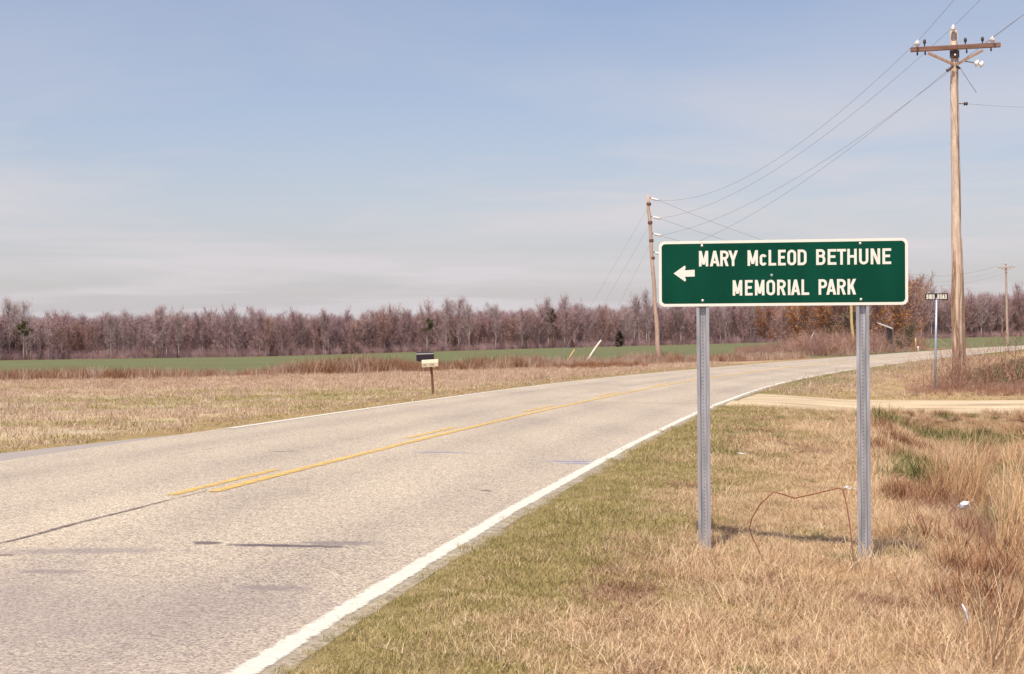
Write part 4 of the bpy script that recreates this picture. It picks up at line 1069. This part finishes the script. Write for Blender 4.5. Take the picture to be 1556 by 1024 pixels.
def near_pole():
    Y = 42.0; g = on_ground(1457, 592, Y)
    root = empty('utility_pole', g); tag(root, 'tall weathered wooden utility pole with crossarm and white insulators above the brush', 'utility pole')
    L = lambda px, py, dy=0.0: P(px, py, Y + dy) - g
    shaft_part(root, L(1449, 47), .172, .108, m_pole, 16, .01, 3)
    a0, a1 = L(1384, 75.5, -.2), L(1520, 68.0, -.2)
    d = (a1 - a0); mid = (a0 + a1) / 2
    MB().box(mid, (d.length, .10, .135), Euler((0, -math.atan2(d.z, d.x), 0)), .008).build('crossarm', m_arm, root)
    for q0, q1 in ((L(1411, 80, -.28), L(1449.5, 98.5, -.2)), (L(1494, 76, -.28), L(1452.5, 98.5, -.2))):
        dd = q1 - q0
        MB().box((q0 + q1) / 2, (dd.length, .045, .075), Euler((0, -math.atan2(dd.z, dd.x), 0)), .004).build('brace', m_brace, root)
    for px, py, tl in ((1393, 70.5, -.55), (1507, 65, -.5), (1448.5, 48, -.1)):
        MB().lathe(INS, L(px, py, -.2), 12, Euler((.5 * tl, -tl * .5, 0))).build('insulator', m_porc, root, True)
    for px, py in ((1405, 70), (1467, 67.5), (1493, 66)):
        MB().lathe([(r * .9, z) for r, z in PIN], L(px, py, -.2), 10).build('insulator_pin', m_iron, root, True)
    for px, py in ((1394, 79.5), (1406, 79), (1469, 76), (1506, 73)):
        MB().lathe([(.02, -.09), (.03, -.05), (.02, 0), (.02, .02)], L(px, py, -.2), 8).build('bolt', m_iron, root, True)
    for px, py in ((1394.5, 74.6), (1512, 68.6)):
        MB().box(L(px, py, -.255), (.05, .02, .145), None, .003).build('strap', m_iron, root)
    MB().box(L(1450.5, 82, -.13), (.27, .06, .22), None, .01).build('gain_plate', m_iron, root)
    MB().lathe([(.03, 0), (.035, .03), (.012, .05)], L(1451, 83.5, -.17), 10, Euler((math.radians(90), 0, 0))).build('bolt', m_porc, root, True)
    # neutral clevis, hanging bells on the other side, a cut tail of wire, service knob
    MB().tube([L(1448, 101, -.15), L(1443.5, 104.5, -.25)], .035, 8).build('clevis', m_iron, root)
    MB().lathe([(.03, -.06), (.055, -.04), (.03, 0), (.055, .04), (.03, .06)], L(1441, 106, -.28), 10, Euler((0, 1.0, 0))).build('spool', m_iron, root, True)
    MB().tube([L(1453, 100, -.1), L(1459, 104, -.2)], .03, 6).build('clevis', m_iron, root)
    MB().tube([L(1466, 93, -.2), L(1480, 95, -.2), L(1494, 99, -.2)], .014, 6).build('link_rod', m_iron, root)
    for px, py in ((1483.5, 95.8), (1490.5, 97.4)):
        MB().lathe([(.03, -.05), (.11, -.03), (.10, 0), (.05, .03), (.03, .06)], L(px, py, -.2), 12, Euler((0, math.radians(-75), 0))).build('insulator_bell', m_porc, root, True)
    MB().tube([L(1459, 103, -.2), L(1470, 120, -.2), L(1484, 141, -.2)], .012, 5).build('wire_tail', m_wire, root)
    MB().tube([L(1453, 48, -.12), L(1455, 75, -.24), L(1454, 130, -.15), L(1459, 330, -.18)], .010, 5).build('ground_wire', m_iron, root)
    MB().tube([L(1452, 157, 0), L(1466, 157.5, -.1)], .015, 6).build('knob_bracket', m_iron, root)
    MB().lathe([(.02, -.06), (.06, -.04), (.035, 0), (.06, .04), (.02, .06)], L(1467.5, 157.5, -.1), 10, Euler((0, 1.57, 0))).build('spool', m_iron, root, True)
    return dict(left=P(1394, 63, Y - .2), top=P(1449, 40, Y - .1), right=P(1507, 57, Y - .2), neutral=P(1441, 106, Y - .3), knob=P(1468, 157.5, Y - .1))
A1 = near_pole()
def far_pole():
    Y = 82.0; g = on_ground(1003, 552, Y)
    root = empty('utility_pole', g); tag(root, 'slim wooden utility pole leaning over the weed strip, insulators on one side', 'utility pole')
    L = lambda px, py, dy=0.0: P(px, py, Y + dy) - g
    shaft_part(root, L(985, 296), .138, .09, m_pole_far, 12, .03, 5)
    out = []
    for (py, band) in ((301.5, 310), (329.5, 338), (355.5, 365.5), (384, 392)):
        pxs = 985 + (py - 296) * 18 / 256
        MB().lathe([(.125, -.08), (.135, -.05), (.135, .05), (.125, .08)], L(pxs + .5, band), 12).build('band', m_band, root)
        MB().tube([L(pxs + 2, py - 1), L(pxs + 6, py + .2, -.1)], .03, 6).build('bracket', m_iron, root)
        MB().lathe([(.03, -.22), (.08, -.16), (.05, -.08), (.08, 0), (.05, .08), (.08, .16), (.03, .24)], L(pxs + 10, py + 1.3, -.1), 10, Euler((0, math.radians(-76), 0))).build('insulator', m_porc, root, True)
        out.append(P(pxs + 14, py + 2.2, Y - .1))
    return out, [P(983 + k * 1.9, 319 + k * 27, Y) for k in range(3)]
A2, G2 = far_pole()
def third_pole():
    Y = 190.0; g = on_ground(1531, 522, Y)
    root = empty('utility_pole', g); tag(root, 'pale thin utility pole with small crossarm far along the road', 'utility pole')
    L = lambda px, py, dy=0.0: P(px, py, Y + dy) - g
    shaft_part(root, L(1528.5, 401), .19, .12, m_pole_far, 10, .01, 6)
    a0, a1 = L(1517, 407, -.2), L(1542, 405.5, -.2); d = a1 - a0
    MB().box((a0 + a1) / 2, (d.length, .11, .14), Euler((0, -math.atan2(d.z, d.x), 0)), .01).build('crossarm', m_pole_far, root)
    for px in (1521, 1537):
        q0, q1 = L(px, 407, -.25), L(1529, 412, -.22); dd = q1 - q0
        MB().box((q0 + q1) / 2, (dd.length, .05, .08), Euler((0, -math.atan2(dd.z, dd.x), 0)), .005).build('brace', m_pole_far, root)
    for px, py in ((1518, 405.5), (1541, 404), (1528.5, 401)):
        MB().lathe(INS, L(px, py, -.2), 8).build('insulator', m_porc, root, True)
    return [P(1518, 403.5, Y), P(1528.5, 399, Y), P(1541, 402, Y), P(1529, 414, Y)]
A3 = third_pole()
def wire(a, c, sag, label, group, r=0.007, name='power_line', n=28):
    a, c = Vector(a), Vector(c); pts = []
    for k in range(n + 1):
        t = k / n; p = a.lerp(c, t); p.z -= sag * 4 * t * (1 - t); pts.append(p)
    o = empty_mesh = MB().tube(pts, r, 4).build(name, m_wire)
    return tag(o, label, 'wire', group)
for k, (nm, sag) in enumerate((('left', 1.35), ('top', 1.15), ('right', 1.0), ('neutral', 0.8))):
    wire(A1[nm], A2[k], sag, 'dark power line hanging between the tall crossarm pole and the leaning pole', 'power lines between the crossarm pole and the leaning pole')
B = [Vector((4.6, -12, 10.9)), Vector((6.0, -12, 11.4)), Vector((8.4, -12, 10.9)), Vector((6.6, -12, 9.4))]
for k, nm in enumerate(('left', 'top', 'right', 'neutral')):
    wire(A1[nm], B[k], 0.8, 'dark power line rising overhead from the tall crossarm pole', 'power lines overhead from the crossarm pole')
for k in range(3):
    wire(A2[k], A3[(0, 1, 2)[k]], 2.6, 'thin power line from the leaning pole passing behind the green sign', 'power lines from the leaning pole to the far pole', 0.009)
wire(A2[3], A3[3], 2.0, 'thin power line from the leaning pole passing behind the green sign', 'power lines from the leaning pole to the far pole', 0.009)
wire(A1['knob'], P(1700, 160, 50), 0.1, 'single service wire running from the knob on the crossarm pole', None, 0.004)
m_guard = plain('bleached_guard', (.74, .66, .56), 0.6, 0, .1, 4)
m_guard_tan = plain('tan_guard', (.62, .44, .22), 0.6, 0, .1, 4)
def guy(anchor, top, glen, gm, label, bend=0.0, gr=.06):
    a = Vector(anchor); t = Vector(top); d = (t - a).normalized()
    root = empty('guy_wire', a); tag(root, label, 'guy wire')
    MB().tube([Vector((0, 0, -.3)), t - a], .007, 4).build('cable', m_wire, root)
    pts = [d * (glen * k / 5) + Vector((bend * (k / 5) ** 2, 0, -abs(bend) * .3 * (k / 5) ** 2)) for k in range(6)]
    MB().tube(pts, [gr * .9] + [gr] * 4 + [gr * .8], 8).build('guard', gm, root)
guy(on_ground(888, 550, 80), G2[2], 1.75, m_guard, 'guy wire of the leaning pole inside a bent white guard tube', .14)
guy(on_ground(857, 551, 79), G2[1], 1.15, m_guard_tan, 'guy wire of the leaning pole with short tan guard', .02, .04)
guy(on_ground(838, 552, 78), G2[0], .4, m_guard_tan, 'bare guy wire reaching the top of the leaning pole', 0, .03)

# bent white tube lying by the guys, leaning sticks in the thicket
def bar(name, pts, r, mat, label, cat, group=None):
    g = Vector(pts[0]); o = MB().tube([Vector(p) - g for p in pts], r, 8).build(name, mat, None, True); o.location = g
    return tag(o, label, cat, group)
g = on_ground(847, 553, 78)
bar('bent_pipe', [g + Vector((0, 0, .02)), g + Vector((.13, 0, .17)), g + Vector((.28, 0, .13)), g + Vector((.52, .1, .03))], [.04, .045, .045, .035], m_guard, 'short bent white pipe lying on the ground by the guy wires', 'pipe')
g = on_ground(1225, 531, 122)
bar('leaning_stick', [g + Vector((0, 0, -.1)), P(1231, 517, 122), P(1237, 504, 122)], [.045, .04, .03], m_guard, 'pale straight stick leaning in the weeds before the thicket', 'stick')
g = on_ground(1299, 536, 116)
bar('leaning_post', [g + Vector((0, 0, -.2)), P(1296.5, 515, 116), P(1294, 490, 116), P(1293, 455, 116), P(1292.5, 440, 116)], [.13, .13, .125, .12, .12], m_guard_tan, 'yellowish bare wooden post half hidden by the post of the green sign', 'post')
g = on_ground(1391.5, 533, 122)
bar('marker_post', [g + Vector((0, 0, -.2)), P(1391.5, 520, 122), P(1391, 513, 122)], [.055, .055, .05], m_guard_tan, 'short yellow marker post at the end of the thicket', 'marker')
g = on_ground(1395, 534, 121)
bar('marker_post', [g + Vector((0, 0, -.2)), P(1395, 529, 121), P(1395, 526, 121)], [.09, .09, .08], m_guard, 'stubby white marker beside the yellow marker post', 'marker')

# tin roofed shelter in the thicket
m_tin = plain('dull_tin', (.50, .48, .47), .7, 0, .2, 3)
def shelter():
    Y = 124; g = on_ground(1350, 533, Y); K = Y / FOC
    root = empty('tin_shelter', g); tag(root, 'small dark shelter with a slanted grey tin roof in the thicket', 'shelter')
    L = lambda px, py, dy=0: P(px, py, Y + dy) - g
    a, c = L(1337, 491), L(1359, 499)
    d = c - a
    MB().box((a + c) / 2 + Vector((0, .6, 0)), (d.length, 1.1, .05), Euler((math.radians(10), -math.atan2(d.z, d.x), 0)), .01).build('roof', m_tin, root)
    for px, dy in ((1346, 0), (1357, 0), (1346, 1.2), (1357, 1.2)):
        t = L(px, 497, dy); MB().tube([Vector((t.x, t.y, -.2)), t], .045, 6).build('post', m_bark_dark, root)
    MB().box(L(1351, 515, .8), (.65, .08, 2.0), None, .01).build('wall', m_bark_dark, root)
shelter()

# ------------------------------------------------------------------ street name sign
m_blade = plain('black_blade', (.018, .016, .018), 0.5, 0, .1, 10)
m_tube = plain('blue_grey_tube', (.40, .43, .52), 0.45, .5, .1, 8)
def street_sign():
    Y = 40.0; g = on_ground(1420, 592, Y); root = empty('street_name_sign', g, math.radians(-4))
    tag(root, 'small black street name sign with white letters on thin grey pole', 'sign')
    t = P(1423, 456, Y) - g
    MB().tube([Vector((0, 0, -.3)), t], .034, 10).build('pole', m_tube, root, True)
    K = Y / FOC; zb, zt = t.z + .005, t.z + .005 + 10 * K; x0, x1 = t.x - 16.8 * K, t.x + 17 * K
    bl = MB().prism(rrect(x0, zb, x1, zt, .012, 3), t.y - .012, t.y - .006, 'y').build('blade', m_blade, root, recalc=True)
    MB().box((t.x, t.y - .004, zb + .03), (.05, .03, .07), None, .004).build('clamp', m_tube, root)
    z0, z1 = zb + .026, zb + .158
    W_ = [('B', -15.0, -12.1), ('I', -11.3, -10.4), ('R', -9.7, -6.8), ('D', -6.0, -3.1), ('R', 1.3, 4.2), ('O', 4.9, 7.9), ('A', 8.3, 11.6), ('D', 12.2, 15.1)]
    for wd in (W_[:4], W_[4:]): letters('lettering', [(c, t.x + a * K, t.x + b_ * K, z0, z1) for c, a, b_ in wd], m_white, bl, t.y - .0135, .15, .0001)
street_sign()

# ------------------------------------------------------------------ mailbox and newspaper box
m_black = plain('black_enamel', (.022, .014, .022), 0.3, 0, .2, 12)
m_cream = plain('cream_plastic', (.62, .52, .38), 0.5, 0, .08, 6)
m_oldpost = plain('reddish_post', (.22, .09, .06), 0.85, 0, .25, 6, .3, (3, 3, .4))
m_print = plain('faded_print', (.30, .26, .23), 0.7, 0, .1, 10)
m_inside = plain('dark_inside', (.22, .08, .05), 0.8, 0, .15, 10)  # dark red-brown for the inner faces at the open end
def mailbox():
    Y = 39.0; g = on_ground(659, 593, Y); root = empty('mailbox_stand', g)
    tag(root, 'leaning post carrying a black mailbox and a cream newspaper box across the road', 'mailbox')
    L = lambda px, py, dy=0.0: P(px, py, Y + dy) - g
    b0 = Vector((0, 0, -.3)); MB().tube([b0, L(656.5, 572), L(655, 557.5), L(653.5, 547.5, .1)], [.034, .034, .036, .03], 6).build('post', m_oldpost, root)
    K = Y / FOC
    def arch(w, h, n=10): # mailbox end outline in (y, z)
        return [(-w / 2, 0), (w / 2, 0), (w / 2, h - w / 2)] + [(w / 2 * math.cos(math.pi * k / n), h - w / 2 + w / 2 * math.sin(math.pi * k / n)) for k in range(1, n)] + [(-w / 2, h - w / 2)]
    c = L(646, 548, .16)
    def box(c, length, w, h, mat, tiltx):
        mb = MB().prism(arch(w, h), -length / 2, length / 2, 'x')
        R_ = Euler((0, tiltx, 0)).to_matrix()
        mb.v = [tuple(R_ @ Vector(p) + c) for p in mb.v]; return mb
    bx = box(c, 26 * K, .18, 13.4 * K, m_black, math.radians(-1.5)).build('mailbox', m_black, root, recalc=True); bx['label'] = 'black arched metal mailbox'
    dr = box(c + Vector((13 * K + .006, 0, -.004 + .006)), .012, .19, 13.9 * K, m_black, math.radians(-1.5)).build('door', m_black, bx, recalc=True)
    MB().box(c + Vector((0, 0, -.012)), (20 * K, .12, .022), None, .003).build('shelf', m_oldpost, root)
    c2 = L(654, 557.2, -.06); R_ = Euler((0, math.radians(-3), 0)).to_matrix()
    ln, w, h, th = 25 * K, .17, 11 * K, .008
    o = [(-w / 2, 0), (w / 2, 0), (w / 2, h * .55), (w * .3, h), (-w * .3, h), (-w / 2, h * .55)]
    i_ = [(y * (1 - 2 * th / w), th + z * (1 - 2 * th / h)) for y, z in o]
    n = len(o); mb = MB()
    V = [(ln / 2, *p) for p in o] + [(-ln / 2, *p) for p in o] + [(ln / 2, *p) for p in i_] + [(-ln / 2 + th, *p) for p in i_]
    F = [(k, (k + 1) % n, (k + 1) % n + n, k + n) for k in range(n)] + [tuple(range(2 * n - 1, n - 1, -1))] + [(k, k + 2 * n, (k + 1) % n + 2 * n, (k + 1) % n) for k in range(n)]
    mb.add([R_ @ Vector(p) + c2 for p in V], F); nb = mb.build('newspaper_box', m_cream, root, recalc=True); nb['label'] = 'cream newspaper box open at the end'
    mb = MB(); V2 = [(p[0] - .012 if k < n else p[0] + .001, p[1] * .985, p[2]) for k, p in enumerate(V[2 * n:])]
    mb.add([R_ @ Vector(p) + c2 for p in V2], [(k, k + n, (k + 1) % n + n, (k + 1) % n) for k in range(n)] + [tuple(range(n, 2 * n))]); mb.build('lining', m_inside, nb)
    wd = [('T', -11, -9.4), ('H', -9.0, -7.3), ('E', -6.8, -5.4), ('I', -1.0, -.4), ('T', .1, 1.9), ('E', 2.3, 3.8), ('M', 4.2, 6.4)]
    for ww in (wd[:3], wd[3:]):
        lt = letters('lettering', [(ch, a * K, b_ * K, h * .14, h * .44) for ch, a, b_ in ww], m_print, nb, -w / 2 - .002, .22, .0001)
        for v in lt.data.vertices: v.co = R_ @ v.co + c2
mailbox()

# ------------------------------------------------------------------ small things on the verge and in the ditch
m_rustwire = plain('rusty_wire', (.30, .11, .06), 0.8, .2, .2, 30)
def bent_wire():
    Y = 9.35; g = on_ground(1153, 842, Y)
    px = [(1160, 850), (1153, 836), (1144, 818), (1138.5, 803), (1143, 786), (1156, 765), (1175, 747.5), (1190, 751), (1207, 757), (1230, 752), (1255, 746), (1274, 741.5), (1281, 744), (1286, 765), (1291, 795), (1295, 830), (1296, 852)]
    pts = [P(a, c, Y + .06 * math.sin(k * .7)) - g for k, (a, c) in enumerate(px)]
    o = MB().tube(pts, .0042, 6).build('bent_wire', m_rustwire, None, True); o.location = g
    tag(o, 'rusty loop of bent wire sticking up between the two sign posts', 'wire')
    for px, lab in (([(1083, 836), (1083.5, 800), (1082.5, 752)], 'thin dry stem beside a sign post, near the paved road'), ([(1204, 870), (1202, 838), (1199, 765)], 'thin dry stem standing inside the rusty wire loop')):
        g2 = on_ground(px[0][0], px[0][1], 9.5); Yq = 9.5
        pts = [P(a, c, Yq) - g2 for a, c in px]; pts[0] = Vector((0, 0, -.03))
        o = MB().tube(pts, [.002, .002, .001], 5).build('dry_stem', m_rustwire, None, True); o.location = g2; tag(o, lab, 'stem')
bent_wire()

m_litter = plain('white_litter', (.78, .78, .80), 0.5, 0, .08, 20)
m_litter_b = plain('blue_white_plastic', (.62, .66, .76), 0.35, 0, .1, 20)
def crumple(name, loc, size, mat, label, seed, cat='litter'):
    rng = np.random.default_rng(seed); bm = bmesh.new(); bmesh.ops.create_icosphere(bm, subdivisions=2, radius=1)
    for v in bm.verts:
        k = 1 + rng.normal(0, .16); v.co = Vector((v.co.x * size[0] * k, v.co.y * size[1] * k, v.co.z * size[2] * k))
    me = bpy.data.meshes.new(name); bm.to_mesh(me); bm.free(); me.materials.append(mat)
    o = link(bpy.data.objects.new(name, me)); o.location = loc; o.rotation_euler = (rng.uniform(-.3, .3), rng.uniform(-.3, .3), rng.uniform(0, 3))
    return tag(o, label, cat)
p = P(1465, 768, 11.2); crumple('crushed_cup', p, (.062, .04, .034), m_litter, 'crushed white cup caught in the tall ditch grass', 1)
p = on_ground(1290, 728, 14.2); crumple('paper_scrap', p + Vector((0, 0, .03)), (.07, .04, .018), m_litter, 'flat white paper scrap on the grass beside a sign post', 2)
p = on_ground(1125, 694, 17.4); crumple('paper_scrap', p + Vector((0, 0, .035)), (.05, .03, .015), m_litter, 'tiny white paper scrap on the tan grass between the posts and the sand road', 3)
g = on_ground(1472, 945, 7.4)
bar('plastic_strip', [P(1462, 918, 7.4), P(1468, 930, 7.4), P(1471, 943, 7.4), P(1473, 956, 7.4)], [.004, .008, .009, .005], m_litter_b, 'curled bluish white plastic strip in the matted straw', 'litter')

# golden clumps that stand out of the ditch
def clump(px, py, Y, h, n, mat, label, seed, lean=.12, curl=1.0):
    g = on_ground(px, py, Y)
    o = blades('grass_clump', n, .16, h * .6, h, .0065, lean, curl, mat, seed, 5)
    PROTO.pop('grass_clump'); link(o); o.location = g; o.rotation_euler = (0, .12, 0)
    tag(o, label, 'grass clump', 'golden grass clumps of the ditch' if 'golden' in label else None)
for px, Y, h, sd_ in ((1462, 15.5, 1.15, 1), (1474, 15.0, 1.1, 2), (1540, 14.0, 1.3, 3), (1552, 12.5, 1.25, 4), (1432, 14.5, .95, 5), (1528, 11, 1.05, 6)):
    clump(px, 760, Y, h, 130, g_sedge, 'tall golden grass clump arching out of the ditch', 400 + sd_)
clump(1500, 960, 7.0, .62, 60, g_straw, 'pale straw stalks leaning at the lip of the ditch by the plastic strip', 411, .35, .6)
clump(1530, 1000, 6.6, .7, 60, g_straw, 'loose straw tuft on the lip of the ditch, past the plastic strip', 412, .35, .6)
clump(1318, 872, 9.3, .30, 90, g_straw, 'bright straw tuft growing at the foot of a sign post', 413, .5, .9)
for px, py, Y, h, sd_ in ((1448, 848, 9.6, .36, 1), (1500, 838, 9.8, .30, 2)):
    clump(px, py, Y, h, 140, g_rust, 'dark rusty weed clump in a hollow of the ditch edge', 420 + sd_, .5, .6)
for o in bpy.data.objects:
    if o.get('label', '').startswith('dark rusty'): o['group'] = 'rusty weed clumps of the ditch edge'

# brush round the crossarm pole
def bramble_bush(px, Y, sc, seed, label, group=None, mat=None, n=46, spread=.6):
    g = on_ground(px, 595, Y); o = twigs('bramble_bush', n, .55, .7, 1.6, .014, mat or g_bush, seed, spread, 2)
    PROTO.pop('bramble_bush'); link(o); o.location = g; o.scale = (sc, sc, sc); tag(o, label, 'bush', group)
for k, (px, Y, sc) in enumerate(((1398, 40.5, .75), (1431, 41.2, 1.4), (1478, 41.6, 1.15), (1507, 41.0, 1.7), (1531, 41.8, 1.2), (1553, 40.6, 1.55), (1452, 40.3, .95))):
    bramble_bush(px, Y, sc, 500 + k, 'tangled reddish bare bramble at the foot of the crossarm pole', 'brambles by the crossarm pole')
sap = tree_meshes('sapling', 520, 3.0, 1.4, .2, t_brown, m_bark_dark, 10, 110, tw=.02, trunk_r=.03)
lone('bare_sapling', sap, 1541, 596, 43, 98, 3.0, 'thin dark bare sapling standing in the brambles before the wheat')
def pole_vine():
    rng = np.random.default_rng(61); Y = 42.0; g = on_ground(1457, 592, Y); mb = MB()
    for k in range(9):
        a = rng.uniform(2.6, 6.6); top = rng.uniform(2.0, 5.2); pts = []
        for i in range(12):
            t = i / 11; z = top * t; a += rng.normal(0, .16); R_ = .20 - .008 * z
            cx_ = (P(1449, 47, Y) - g).x * z / 10.6
            pts.append(Vector((cx_ + math.cos(a) * R_, math.sin(a) * R_, z - .05)))
        mb.tube(pts, [rng.uniform(.02, .04) * (1 - .6 * i / 11) for i in range(12)], 5)
    o = mb.build('vine', m_brace, None, True); o.location = g
    tag(o, 'dead woody vine climbing the lower half of the crossarm pole', 'vine')
    hang = MB()
    o2 = twigs('vine_twigs', 14, .25, .5, 1.1, .012, g_bush, 62, .9, 2); PROTO.pop('vine_twigs'); link(o2, o); o2.location = (0, 0, 2.6); o2.scale = (.8, .8, 1)
pole_vine()
def pole_brush():
    rng = np.random.default_rng(71); m = 420
    px = rng.uniform(1385, 1580, m); Y = rng.uniform(37.5, 43.5, m); X = (px - 778) / FOC * Y
    s, d, rz = road_coords(X, Y); ok = d - E_R > 2.0
    X, Y = X[ok], Y[ok]; Z = gz(X, Y)
    scatter('brush_floor', np.column_stack([X, Y, Z]), PR('dry_mat') + PR('bramble') + PR('rust'), rng.choice([0, 1, 2, 3, 4, 5, 6, 7, 0, 1], len(X)), rng.uniform(.3, .65, len(X)) * (.5 + vnoise(X, Y, 1.2, 77, 2)),
            'matted dead weeds under the brambles by the street name sign', 'weeds', rng)
pole_brush()
# scraped reddish soil and brush beside the guy wires
def scrape():
    rng = np.random.default_rng(72); m = 240
    px = rng.uniform(815, 985, m); Y = rng.uniform(72, 78, m); X = (px - 778) / FOC * Y; Z = gz(X, Y)
    scatter('cut_brush', np.column_stack([X, Y, Z]), PR('rust') + PR('stubble'), rng.integers(0, 6, m), rng.uniform(.5, 1.0, m), 'low reddish brown cut brush on the ground before the guy wires', 'brush', rng)
scrape()
